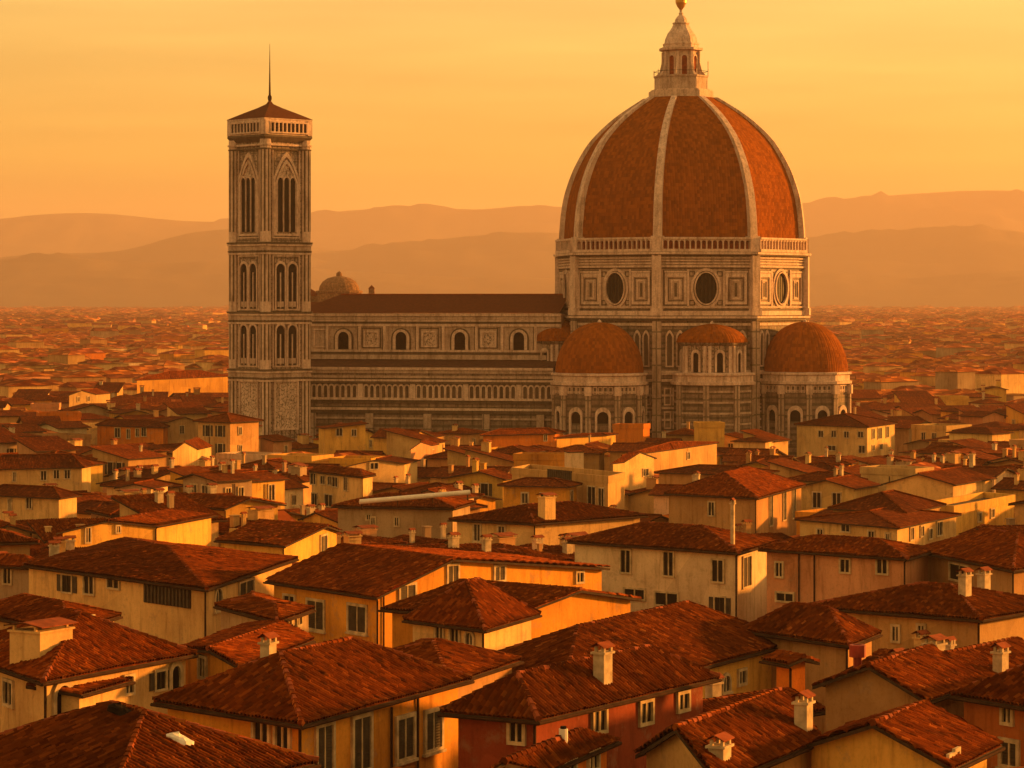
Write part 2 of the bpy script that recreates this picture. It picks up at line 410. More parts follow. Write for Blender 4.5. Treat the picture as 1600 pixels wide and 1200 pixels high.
build_hills('hills', 11000, [(-1500, 420), (-100, 410), (0, 399), (90, 393), (180, 392), (220, 383), (270, 367), (330, 357), (400, 352), (450, 372), (500, 390), (530, 390), (600, 380), (700, 370), (800, 362), (870, 360), (1000, 370), (1150, 378), (1250, 370), (1330, 362), (1430, 357), (1500, 351), (1560, 355), (1600, 362), (1800, 370), (3100, 400)], 1700, 4)
build_hills('hills', 9300, [(-1500, 440), (-100, 412), (0, 402), (90, 397), (180, 404), (260, 410), (330, 405), (400, 404), (500, 418), (700, 430), (870, 432), (1250, 425), (1400, 432), (1600, 420), (1900, 430), (3100, 440)], 1100, 5)

# ------------------------------------------------------------------ cathedral
OX, OY = 36.0, 600.0
PH0 = R_(-36.5)                                  # normal of the first drum face
V0 = PH0 - R_(22.5)
RD = 26.6
def fa(k): return PH0 + R_(45) * k
CW = RD * math.cos(R_(22.5))                      # apothem
def build_cathedral():
    root = thing('cathedral', 'huge marble cathedral with red ribbed octagonal dome, white lantern and long nave', 'cathedral', (OX, OY, 0))
    HW = RD * math.sin(R_(22.5))
    # body of the octagon
    b = MB()
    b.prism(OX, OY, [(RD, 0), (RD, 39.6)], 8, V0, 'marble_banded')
    b.prism(OX, OY, [(RD, 39.6), (RD, 54.0)], 8, V0, 'marble_plain')
    b.obj('drum', root)
    # mouldings running round the drum
    b = MB()
    def band(z0, z1, r, m='marble_white'): b.prism(OX, OY, [(RD - 0.2, z0), (RD + r, z0 + 0.04), (RD + r, z1 - 0.04), (RD - 0.2, z1)], 8, V0, m)
    band(53.2, 53.75, 1.3); band(52.95, 53.2, 0.9, 'marble_green')
    band(52.35, 52.7, 0.5); band(51.8, 52.15, 0.42); band(51.2, 51.55, 0.36); band(50.55, 51.0, 0.55); band(50.3, 50.5, 0.3, 'marble_green')
    band(42.25, 42.6, 0.35); band(41.75, 42.1, 0.25, 'marble_green'); band(40.7, 41.7, 0.55); band(40.1, 40.6, 1.1); band(39.6, 40.05, 0.8, 'marble_green')  # lowest dark band colours in the shadow line under the cornice
    band(38.6, 39.2, 0.35); band(28.6, 29.5, 0.35); band(27.2, 27.8, 0.45); band(26.6, 27.1, 0.3, 'marble_green')
    for z in (24.2, 21.6, 19.2, 16.8, 14.4): band(z, z + 0.45, 0.2)
    b.obj('cornice', root)
    # corner piers
    for k in range(8):
        a = V0 + R_(45) * k
        F = frame_at(OX, OY, a, RD)
        b = MB(); b.box(F, -0.95, 0.95, -0.8, 0.75, 40.7, 53.1, 'marble_white'); b.box(F, -1.2, 1.2, -0.8, 1.0, 40.72, 42.2, 'marble_white')
        b.box(F, -0.9, 0.9, -0.8, 0.65, 0, 39.55, 'marble_wall'); b.obj('pier', root)
    for k in range(8):
        F = frame_at(OX, OY, fa(k), CW)
        # round window
        b = MB()
        ru, rz, cz = 2.25, 3.2, 46.3
        b.ring(F, oval(0, cz, ru * 1.42, rz * 1.3), oval(0, cz, ru * 1.2, rz * 1.13), 0, 0.28, 'marble_white')
        b.ring(F, oval(0, cz, ru * 1.2, rz * 1.13), oval(0, cz, ru * 1.1, rz * 1.06), 0, 0.14, 'marble_green')
        b.ring(F, oval(0, cz, ru * 1.12, rz * 1.08), oval(0, cz, ru, rz), 0.0, 0.5, 'marble_white')
        o = b.obj('round_window', root)
        b = MB(); b.poly(F, oval(0, cz, ru * 1.02, rz * 1.02), 0.03, 'glass')
        for i in range(-2, 3): b.box(F, i * 0.85 - 0.05, i * 0.85 + 0.05, 0.035, 0.12, cz - 3.0 + abs(i) * .55, cz + 3.0 - abs(i) * .55, 'shutter_wood')
        b.obj('pane', o)
        # framed panels either side, spandrel bars
        for s in (-1, 1):
            b = MB()
            c = s * 6.3
            b.ring(F, rect(c - 2.6, c + 2.6, 42.75, 50.1), rect(c - 2.35, c + 2.35, 43.0, 49.85), 0, 0.12, 'marble_green')
            b.ring(F, rect(c - 2.25, c + 2.25, 43.0, 49.4), rect(c - 1.75, c + 1.75, 43.5, 48.6), 0, 0.22, 'marble_white')
            b.ring(F, rect(c - 1.55, c + 1.55, 43.7, 48.4), rect(c - 1.4, c + 1.4, 43.85, 48.25), 0, 0.1, 'marble_green')
            b.ring(F, rect(c - 1.0, c + 1.0, 44.1, 48.0), rect(c - 0.7, c + 0.7, 44.4, 47.7), 0, 0.16, 'marble_white')
            b.box(F, c - 0.25, c + 0.25, 0, 0.1, 44.6, 47.4, 'marble_green')
            b.box(F, s * 3.75 - 0.22, s * 3.75 + 0.22, 0, 0.3, 42.7, 50.2, 'marble_white')
            b.box(F, c - 2.4, c + 2.4, 0, 0.3, 49.5, 49.9, 'marble_white')
            for zz in (43.35, 49.25):
                b.ring(F, rect(s * 2.9 - 0.6, s * 2.9 + 0.6, zz - 0.55, zz + 0.55), rect(s * 2.9 - 0.4, s * 2.9 + 0.4, zz - 0.35, zz + 0.35), 0, 0.12, 'marble_green')
            b.obj('panelling', root)
        # gallery arcade under the dome
        g = MB(); HWG = HW - 1.0
        g.box(F, -HWG, HWG, 0.0, 1.05, 53.78, 54.35, 'marble_white')
        g.box(F, -HWG, HWG, 0.35, 1.1, 56.35, 56.75, 'marble_white')
        n = 16; wd = 2 * HWG / n
        for i in range(n + 1):
            u = -HWG + i * wd; g.box(F, u - 0.13, u + 0.13, 0.45, 0.95, 54.35, 56.35, 'marble_white')
        for i in range(n):
            u = -HWG + (i + .5) * wd
            a = arch(u, 54.35, wd - 0.26, 1.75, False, 6)
            out = [(u - wd / 2 + .13, 54.35), (u + wd / 2 - .13, 54.35), (u + wd / 2 - .13, 56.35)] + [(u + (wd / 2 - .13) * math.cos(math.pi * q / 6), 56.35) for q in range(1, 6)] + [(u - wd / 2 + .13, 56.35)]
            g.ring(F, out[2:] , a[2:], 0.55, 0.85, 'marble_white', closed=False)
        g.poly(F, rect(-HWG, HWG, 54.35, 56.4), 0.12, 'chimney_clay')
        g.obj('gallery', root)
        # lower face: blind arcade and pairs of narrow panels
        b = MB()
        for c in (-7.6, -5.4, 5.4, 7.6):
            o2 = arch(c, 30.2, 1.7, 7.6, True); i2 = arch(c, 30.5, 1.1, 6.7, True)
            b.ring(F, o2, i2, 0, 0.25, 'marble_white'); b.poly(F, i2, 0.03, 'marble_green')
        for c in (-8.0, -6.2, 6.2, 8.0):
            for z in (17.6, 22.4): b.ring(F, rect(c - .75, c + .75, z, z + 3.6), rect(c - .5, c + .5, z + .3, z + 3.3), 0, 0.22, 'marble_white')
        b.obj('blind_arcade', root)
    # dome: eight curved tile faces
    prof = [(25.6, 54.1), (25.75, 56.5), (25.5, 60.7), (24.9, 65), (23.9, 68.6), (22.3, 72.5), (19.7, 76.9), (17.0, 79.9), (13.9, 82.6), (10.4, 85.0), (6.9, 87.0)]
    def smooth(pr, m):
        p = np.array(pr); t = np.arange(len(p)); tt = np.linspace(0, len(p) - 1, m); out = []
        for x in tt:
            i = int(min(max(1, math.floor(x)), len(p) - 3)); f = x - i
            a, b_, c, d = p[i - 1], p[i], p[i + 1], p[i + 2]
            out.append(tuple(0.5 * ((2 * b_) + (-a + c) * f + (2 * a - 5 * b_ + 4 * c - d) * f * f + (-a + 3 * b_ - 3 * c + d) * f ** 3)))
        return out
    sp = smooth(prof, 34)
    b = MB(); b.prism(OX, OY, sp, 8, V0, 'dome_tiles')
    dome = b.obj('dome', root)
    for k in range(8):
        F = frame_at(OX, OY, V0 + R_(45) * k, 0)
        r = MB(); n = len(sp)
        for (r0, z0), (r1, z1), t in zip(sp[:-1], sp[1:], range(n)):
            w0 = 0.92 - 0.38 * t / n; w1 = 0.92 - 0.38 * (t + 1) / n; h = 0.75
            for (ua, na, ub, nb) in ((-w0, r0 - .6, -w0, r0 + h), (-w0, r0 + h, w0, r0 + h), (w0, r0 + h, w0, r0 - .6)):
                ua1 = ua / w0 * w1; ub1 = ub / w0 * w1
                r.face([F(ua, na, z0), F(ub, nb, z0), F(ub1, nb - r0 + r1, z1), F(ua1, na - r0 + r1, z1)], 'marble_white', [(ua, z0), (ub, z0), (ub1, z1), (ua1, z1)])
        F2 = frame_at(OX, OY, V0 + R_(45) * k, 25.75)
        r.box(F2, -1.25, 1.25, -1, 1.15, 53.8, 57.0, 'marble_white')
        r.obj('rib', dome)
    # lantern
    ZL = lambda py: 44 + (468 - py) / 7.35
    l = MB()
    l.prism(OX, OY, [(5.5, 86.2), (7.0, 86.7), (7.0, 88.3), (6.6, 88.32), (6.6, 88.6), (0.01, 88.6)], 8, V0, 'marble_white')
    l.prism(OX, OY, [(5.75, 88.6), (5.75, 91.2), (5.95, 91.25), (5.95, 91.6), (0.01, 91.6)], 8, V0, 'marble_plain')
    l.prism(OX, OY, [(3.75, 91.6), (3.75, 96.7), (4.7, 97.0), (4.75, 97.5), (3.9, 97.6), (3.85, 98.1), (3.95, 98.2), (3.95, 98.5), (3.6, 98.6), (3.45, 99.5), (2.95, 100.6), (2.2, 101.6), (1.75, 102.4), (1.6, 102.6), (1.85, 102.7), (1.85, 102.95), (1.35, 103.0), (1.3, 103.6), (0.9, 104.2), (0.45, 104.6), (0.4, 104.8), (0.55, 104.9), (0.3, 105.2), (0.3, 105.8)], 8, V0, 'marble_white')
    lan = l.obj('lantern', root)
    for k in range(8):
        F = frame_at(OX, OY, fa(k), 3.75 * math.cos(R_(22.5)))
        w = MB(); w.ring(F, arch(0, 91.0, 1.75, 5.1, False), arch(0, 91.2, 1.15, 4.6, False), 0, 0.2, 'marble_white'); w.poly(F, arch(0, 91.2, 1.17, 4.62, False), 0.03, 'chimney_clay')
        w.obj('window', lan)
        G = frame_at(OX, OY, V0 + R_(45) * k, 0)
        w = MB(); w.box(G, -0.32, 0.32, 3.5, 4.15, 91.6, 96.7, 'marble_white')
        prf = [(5.7, 88.6), (5.7, 90.6), (5.2, 91.9), (4.6, 92.5), (4.1, 94.6), (3.6, 94.6), (3.6, 88.6)]
        for s in (-.28, .28): w.face([G(s, n_, z) for n_, z in (prf if s > 0 else prf[::-1])], 'marble_white')
        for p, q in zip(prf[:-1], prf[1:]): w.face([G(-.28, *p), G(.28, *p), G(.28, *q), G(-.28, *q)], 'marble_white')
        w.obj('buttress', lan)
        w = MB(); ra = 5.85
        A = frame_at(OX, OY, V0 + R_(45) * k, ra)(0, 0, 0); B = frame_at(OX, OY, V0 + R_(45) * (k + 1), ra)(0, 0, 0)
        w.tube((A[0], A[1], 91.6), (A[0], A[1], 92.8 if k != 3 else 94.6), .1, mat='marble_white', n=5)
        w.tube((A[0], A[1], 92.5), (B[0], B[1], 92.5), .05, mat='pipe_metal', n=4); w.obj('railing', lan)
    g = MB(); g.prism(OX, OY, [(0.3, 105.7), (0.42, 105.9), (0.8, 106.4), (1.15, 107.2), (1.2, 107.7), (1.05, 108.5), (0.6, 109.1), (0.12, 109.3)], 16, 0, 'gilded')
    g.tube((OX, OY, 109.2), (OX, OY, 111.8), .11, mat='gilded'); g.tube((OX - .8, OY, 110.9), (OX + .8, OY, 110.9), .11, mat='gilded')
    g.obj('gilded_ball', lan, True)

    # apses
    def apse(ang, d, r, zd, zt, big):
        cx, cy = OX + math.sin(ang) * d, OY - math.cos(ang) * d
        n = 10 if big else 8; ph = ang - math.pi / n
        b = MB()
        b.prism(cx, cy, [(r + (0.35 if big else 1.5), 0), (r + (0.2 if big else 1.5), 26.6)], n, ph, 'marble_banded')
        rr = r + (0.2 if big else 1.5)
        b.prism(cx, cy, [(rr, 26.6), (rr + .75, 26.75), (rr + .8, 27.3), (rr + .3, 27.4), (rr + .3, 28.5), (rr + .7, 28.7), (rr + .7, 29.1), (r - .4, 29.25)], n, ph, 'marble_white')
        for z in (25.2, 23.0, 20.8, 18.6, 16.4, 14.2):
            if big and z < 24: continue
            b.prism(cx, cy, [(rr - .1, z), (rr + .18, z + .02), (rr + .18, z + .4), (rr - .1, z + .42)], n, ph, 'marble_plain')
        if not big:
            b.prism(cx, cy, [(r, 29.0), (r, 34.6), (r + .4, 34.8), (r + .6, 35.2), (r + .5, 35.3), (r - .3, 35.35)], n, ph, 'marble_tower')
        o = b.obj('apse', root)
        q = MB(); ns = 14 if big else 8
        prof2 = []
        for i in range(ns + 1):
            t = math.pi / 2 * i / ns
            rb = r if big else r + .6
            prof2.append(((rb * math.cos(t) ** (0.92 if big else 1.25)) if i < ns else 0.0001, zd + (zt - zd) * math.sin(t) ** 1.05))
        q.prism(cx, cy, prof2, 40, ph, 'dome_tiles')
        q.prism(cx, cy, [(0.5, zt - .15), (0.35, zt + .3), (0.0001, zt + .6)], 8, 0, 'marble_white')
        me = q.obj('apse_dome', root)
        me.data.polygons.foreach_set('use_smooth', [True] * len(me.data.polygons)); me.data.update()
        for k in range(n):
            phi = ang + 2 * math.pi * k / n
            if math.cos(phi) < -0.35: continue
            F = frame_at(cx, cy, phi, rr * math.cos(math.pi / n))
            hw = rr * math.sin(math.pi / n)
            if big:
                w = MB()
                w.ring(F, arch(0, 14.5, hw * 1.12, 7.9, False, 12), arch(0, 14.5, hw * .80, 7.0, False, 12), 0, .4, 'marble_white')
                w.poly(F, arch(0, 14.5, hw * .82, 7.05, False, 12), .04, 'shadowed_opening')
                w.obj('window', o)
                w = MB()
                for c in (-hw * .55, -hw * .18, hw * .18, hw * .55):
                    w.ring(F, rect(c - .45, c + .45, 25.0, 26.5), rect(c - .28, c + .28, 25.1, 26.3), 0, .2, 'marble_white'); w.poly(F, rect(c - .28, c + .28, 25.1, 26.3), .03, 'marble_green')
                w.obj('frieze', o)
            else:
                w = MB(); hh = r * math.sin(math.pi / n); G = frame_at(cx, cy, phi, r * math.cos(math.pi / n))
                w.ring(G, arch(0, 29.3, 2.1, 4.6), arch(0, 29.3, 1.3, 4.0), 0, .35, 'marble_white'); w.poly(G, arch(0, 29.3, 1.32, 4.02), .03, 'shadowed_opening')
                for s in (-1, 1): w.box(G, s * (hh - .45) - .3, s * (hh - .45) + .3, 0, .4, 29.2, 34.6, 'marble_white')
                w.obj('niche', o)
            E = frame_at(cx, cy, phi + math.pi / n, rr)
            w = MB()
            if big:
                w.box(E, -.55, .55, -.5, .5, 0, 26.6, 'marble_wall')
                w.box(E, -.7, .7, -.5, 1.3, 0, 15.5, 'marble_wall')
                w.box(E, -.65, .65, -.5, .8, 24.7, 26.5, 'marble_white')
            else: w.box(E, -.6, .6, -.5, .35, 0, 26.6, 'marble_wall')
            w.obj('buttress', o)
    apse(fa(0) + R_(3), 33, 9.0, 29.2, 39.4, True)
    apse(fa(2), 30.5, 8.9, 29.2, 39.4, True)
    apse(fa(1) + R_(2), 26.2, 6.7, 35.3, 39.1, False)
    apse(fa(-1) + R_(3), 26.5, 6.0, 35.3, 39.9, False)
    apse(fa(4), 30, 8.9, 29.2, 39.2, True)

    # nave
    a = R_(12)
    sx0, sy0 = 8.7, 590.0
    phi = -a
    W = lambda u, n, z: (sx0 + math.cos(a) * u + math.sin(-a) * n, sy0 - math.sin(a) * u - math.cos(a) * n, z)   # u negative = away along the nave
    LN = 56.5; ND = 21.0
    b = MB()
    b.box(W, -LN, 1.6, -ND, 0, 0, 41.0, 'marble_plain'); b.obj('nave_wall', root)
    r = MB(); zr, ze = 45.1, 41.15; o_ = 0.7
    e = [(-LN - o_, o_), (1.4, o_), (1.4, -ND - o_), (-LN - o_, -ND - o_)]; k0 = (-LN + 7.5, -ND / 2); k1 = (1.4, -ND / 2)
    def rf(pts): r.face([W(u, n, z) for u, n, z in pts], 'nave_tiles', [(p[0], p[1]) for p in pts])
    rf([(e[0][0], o_, ze), (1.4, o_, ze), (1.4, -ND / 2, zr), (k0[0], k0[1], zr)])
    rf([(1.4, -ND - o_, ze), (e[3][0], -ND - o_, ze), (k0[0], k0[1], zr), (1.4, -ND / 2, zr)])
    r.face([W(e[3][0], -ND - o_, ze), W(e[0][0], o_, ze), W(k0[0], k0[1], zr)], 'nave_tiles', [(-ND, 0), (0, 0), (-ND / 2, 8)])
    r.tube(W(k0[0], k0[1], zr), W(1.4, -ND / 2, zr), .18, mat='chimney_clay')
    r.obj('nave_roof', root)
    b = MB()
    def strip(z0, z1, n1, m='marble_white', n0=0.0, u0=-LN, u1=1.7): b.box(W, u0, u1, n0, n1, z0, z1, m)
    strip(40.5, 41.1, .55); strip(39.7, 40.45, .3, 'marble_plain'); strip(39.35, 39.65, .5); strip(38.9, 39.3, .35, 'marble_green'); strip(38.3, 38.85, .3)
    strip(32.9, 33.35, .35); strip(32.3, 32.85, .2, 'marble_green'); strip(31.35, 32.3, .4, 'marble_plain')
    b.obj('cornice', root)
    for i, px in enumerate((537, 627, 719, 811)):
        # position along the wall from the picture column
        k = (px - 800) / FP
        u = (k * sy0 - sx0) / (math.cos(a) + k * math.sin(a))
        w = MB()
        w.ring(W, arch(u, 33.4, 4.3, 4.6), arch(u, 33.4, 3.5, 4.2), 0, .18, 'marble_green')
        w.ring(W, arch(u, 33.4, 3.6, 4.3), arch(u, 33.4, 2.35, 3.75), 0, .4, 'marble_white')
        w.poly(W, arch(u, 33.4, 2.4, 3.8), .04, 'shadowed_opening'); w.obj('window', root)
        w = MB()
        for s in (-3.6, 3.6): w.box(W, u + s - .3, u + s + .3, 0, .5, 32.9, 38.3, 'marble_white'); w.box(W, u + s - .55, u + s - .32, 0, .2, 33.3, 38.3, 'marble_green')
        c = u + 6.1
        if i < 3:
            w.ring(W, rect(c - 2.1, c + 2.1, 33.7, 38.0), rect(c - 1.9, c + 1.9, 33.9, 37.8), 0, .12, 'marble_green')
            w.ring(W, rect(c - 1.7, c + 1.7, 33.9, 37.4), rect(c - 1.25, c + 1.25, 34.3, 37.0), 0, .2, 'marble_white')
            w.poly(W, rect(c - 1.2, c + 1.2, 34.3, 36.9), .03, 'marble_carved')
        if i == 0:
            c = u - 5.2; w.ring(W, rect(c - 1.4, c + 1.4, 33.8, 37.8), rect(c - 1.1, c + 1.1, 34.1, 37.5), 0, .2, 'marble_white')
        w.obj('panelling', root)
    # side aisle with lean-to roof and arcaded parapet
    AD = 8.5
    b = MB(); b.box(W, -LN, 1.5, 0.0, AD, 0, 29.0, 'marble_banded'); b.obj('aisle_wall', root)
    r = MB()
    r.face([W(-LN - .3, AD + .3, 29.9), W(1.6, AD + .3, 29.9), W(1.6, 0, 31.3), W(-LN - .3, 0, 31.3)], 'aisle_tiles', [(0, 0), (58, 0), (58, 9), (0, 9)])
    r.obj('aisle_roof', root)
    b = MB()
    def st2(z0, z1, n1, m='marble_white'): b.box(W, -LN - .2, 1.5 + .15, AD, AD + n1, z0, z1, m)
    st2(29.3, 29.85, .5); st2(28.6, 29.25, .25, 'marble_plain'); st2(27.6, 28.1, .3, 'marble_plain'); st2(26.9, 27.3, .25)
    st2(26.4, 26.85, .5, 'marble_green'); st2(23.0, 23.5, .55); st2(22.3, 22.95, .25, 'marble_green'); st2(20.9, 21.4, .5); st2(20.3, 20.85, .3, 'marble_green'); st2(19.0, 19.4, .3, 'marble_plain')
    b.obj('cornice', root)
    g = MB(); n = 46; u0, u1 = -LN, 1.4; wd = (u1 - u0) / n
    for i in range(n):
        c = u0 + (i + .5) * wd
        if i % 9 == 4: g.box(W, c - wd * .45, c + wd * .45, AD, AD + .4, 23.5, 26.4, 'marble_white'); continue
        g.ring(W, arch(c, 23.5, wd * .98, 2.85, False, 5), arch(c, 23.5, wd * .62, 2.5, False, 5), AD, AD + .35, 'marble_white')
        g.poly(W, arch(c, 23.5, wd * .64, 2.52, False, 5), AD + .03, 'marble_green')
    g.obj('arcade', root)
    for i, u in enumerate((-50, -37.5, -25, -12.5, -1)):
        w = MB(); w.box(W, u - .8, u + .8, AD, AD + .7, 0, 20.2, 'marble_wall'); w.obj('pier', root)
    return root
build_cathedral()

def build_tower():
    TY = 575.0; TX = XA(421.5, TY)
    root = thing('bell_tower', 'tall square marble bell tower with pointed spire beside the long nave', 'bell tower', (TX, TY, 0))
    RT = 64.5 * TY / FP           # half diagonal
    V = R_(-2.0)                                        # direction of the near corner
    zt = [0, 29.6, 41.2, 55.3, 76.2]
    b = MB(); b.prism(TX, TY, [(RT - 1.0, 0), (RT - 1.0, 76.5)], 4, V, 'marble_tower'); b.obj('tower_wall', root)
    for k in range(4):
        a = V + R_(90) * k
        cx, cy = TX + math.sin(a) * (RT - 1.15), TY - math.cos(a) * (RT - 1.15)
        c = MB(); c.prism(cx, cy, [(1.15, 0), (1.15, 76.4)], 8, a + R_(22.5), 'marble_white')
        for q in range(8):
            G = frame_at(cx, cy, a + R_(45) * q, 1.15 * math.cos(R_(22.5)))
            for (za, zb) in ((14, 29), (31.8, 40.6), (43.6, 54.7), (57.8, 74.6)): c.box(G, -.17, .17, 0, .05, za, zb, 'marble_green')
        for z in (5, 17): pass
        c.obj('corner_buttress', root)
    c = MB()
    def band(z0, z1, e, m='marble_white'):
        for k in range(4):
            a = V + R_(90) * k; cx, cy = TX + math.sin(a) * (RT - 1.15), TY - math.cos(a) * (RT - 1.15)
            c.prism(cx, cy, [(1.1, z0), (1.2 + e, z0 + .03), (1.2 + e, z1 - .03), (1.1, z1)], 8, a + R_(22.5), m)
            F = frame_at(TX, TY, a + R_(45), (RT - 1.0) * math.cos(R_(45)))
            h = (RT - 1.0) * math.sin(R_(45)) - 1.3
            c.box(F, -h, h, -.1, e + .25, z0, z1, m)
    for z in zt[1:4]:
        band(z - .05, z + .35, .4, 'marble_green'); band(z - .45, z - .08, .32); band(z - 1.35, z - .5, .06, 'marble_plain'); band(z - 1.75, z - 1.4, .2, 'marble_green'); band(z - 2.2, z - 1.8, .15)
    band(75.1, 75.5, .2); band(74.3, 74.6, .1, 'marble_green')
    c.obj('cornice', root)
    # crowning parapet
    H = RT * 0.99
    t = MB()
    t.prism(TX, TY, [(RT - .6, 75.9), (RT - .05, 76.5), (RT + .3, 76.9), (RT + .25, 77.3)], 4, V, 'marble_green')
    t.prism(TX, TY, [(RT + .2, 77.3), (RT + .2, 80.35), (RT + .35, 80.4), (RT + .35, 80.65), (0.1, 80.65)], 4, V, 'marble_white')
    par = t.obj('parapet', root)
    for k in range(4):
        F = frame_at(TX, TY, V + R_(45) + R_(90) * k, (RT + .2) * math.cos(R_(45)))
        h = (RT + .2) * math.sin(R_(45))
        w = MB(); n = 9; u0, u1 = -h + 1.4, h - 1.4; wd = (u1 - u0) / n
        w.poly(F, rect(u0, u1, 77.9, 79.7), .03, 'glass')
        for i in range(n + 1): w.box(F, u0 + i * wd - .16, u0 + i * wd + .16, .03, .28, 77.9, 79.7, 'marble_white')
        w.box(F, u0 - .3, u1 + .3, .0, .3, 79.7, 80.0, 'marble_white'); w.box(F, u0 - .3, u1 + .3, .0, .3, 77.6, 77.9, 'marble_white')
        for s in (-1, 1): w.box(F, s * (h - .65) - .55, s * (h - .65) + .55, 0, .2, 77.35, 80.25, 'marble_white')
        w.obj('openwork', par)
    r = MB(); r.prism(TX, TY, [(RT + .45, 80.66), (RT * .62, 82.1), (RT * .3, 83.1), (.75, 83.9), (.3, 84.5), (.3, 85.0)], 4, V, 'nave_tiles')
    rf = r.obj('roof', root)
    s = MB(); s.prism(TX, TY, [(.32, 84.6), (.42, 85.0), (.42, 85.4), (.22, 85.8), (.16, 88.0), (.09, 92.0), (.03, 96.2)], 8, 0, 'pipe_metal'); s.obj('spire', root)
    # windows on each side
    for k in range(4):
        F = frame_at(TX, TY, V + R_(45) + R_(90) * k, (RT - 1.0) * math.cos(R_(45)))
        F0 = F; F = lambda u, n, z, F0=F0: F0(u * .9, n, z)
        def edge(z0, z1, w2):
            e = MB(); e.ring(F, rect(-w2, w2, z0, z1), rect(-w2 + .28, w2 - .28, z0 + .28, z1 - .28), 0, .2, 'marble_white')
            e.ring(F, rect(-w2 + .5, w2 - .5, z0 + .5, z1 - .5), rect(-w2 + .62, w2 - .62, z0 + .62, z1 - .62), 0, .1, 'marble_green'); e.obj('panelling', root)
        edge(56.4, 74.6, 3.95)
        for (z0, zh) in ((41.3, 10.4), (29.8, 9.4)):
            edge(z0 + 0.45, z0 + zh + 1.3, 3.9)
            for s in (-1, 1):
                c0 = s * 1.7
                w = MB()
                w.ring(F, arch(c0, z0 + .6, 3.2, zh - .5), arch(c0, z0 + .8, 2.5, zh - 1.2), 0, .35, 'marble_white')
                w.poly(F, arch(c0, z0 + .8, 2.52, zh - 1.18), .04, 'glass')
                w.box(F, c0 - .12, c0 + .12, .05, .3, z0 + .9, z0 + zh - 2.2, 'marble_white')
                w.box(F, c0 - .95, c0 + .95, .05, .3, z0 + 1.2, z0 + 2.3, 'marble_plain')
                w.obj('window', root)
        w = MB(); z0 = 56.9
        w.ring(F, arch(0, z0, 7.3, 17.0, True, 14), arch(0, z0, 6.6, 16.0, True, 14), 0, .3, 'marble_white')
        w.ring(F, arch(0, z0, 6.5, 15.4, True, 14), arch(0, z0 + .4, 5.8, 14.2, True, 14), 0, .35, 'marble_white')
        w.poly(F, arch(0, z0 + .4, 5.8, 14.2, True, 14), .05, 'marble_carved')
        for c0 in (-1.8, 0, 1.8):
            w.ring(F, arch(c0, z0 + .8, 1.85, 11.4), arch(c0, z0 + .8, 1.55, 11.0), .06, .38, 'marble_white')
            w.poly(F, arch(c0, z0 + .8, 1.57, 11.0), .09, 'glass')
        w.obj('window', root)
        w = MB(); w.ring(F, rect(-3.5, 3.5, 17.5, 27.6), rect(-3.1, 3.1, 17.9, 27.2), 0, .3, 'marble_white'); w.poly(F, rect(-3.1, 3.1, 17.9, 27.2), .03, 'marble_carved'); w.obj('relief_panel', root)
build_tower()
# ------------------------------------------------------------------ houses
COL = {'ochre': (.78, .36, .045), 'yellow': (.78, .46, .10), 'orange': (.72, .22, .02), 'cream': (.75, .50, .21), 'white': (.74, .57, .37),
       'grey': (.45, .32, .19), 'beige': (.60, .37, .145), 'red': (.30, .062, .024), 'tan': (.48, .27, .11), 'russet': (.42, .13, .03), 'pink': (.66, .33, .17)}
for k_ in COL: COL[k_] = tuple(min(.88, v * 1.0) for v in COL[k_])
_EY = np.array([1340, 1230, 1101, 1025, 962, 912, 862, 817, 782, 754, 730, 706, 684, 666, 652, 640, 615, 587, 560])
_YY = np.array([92, 102, 125, 150, 180, 210, 250, 300, 350, 400, 450, 500, 550, 600, 640, 690, 800, 1000, 1290])
def y_nom(py): return float(np.interp(-py, -_EY, _YY))
_zn_y = _YY.astype(float); _zn_z = CAMZ - (_EY - HOR) * _YY / FP
def z_nom(y): return float(np.interp(y, _zn_y, _zn_z))

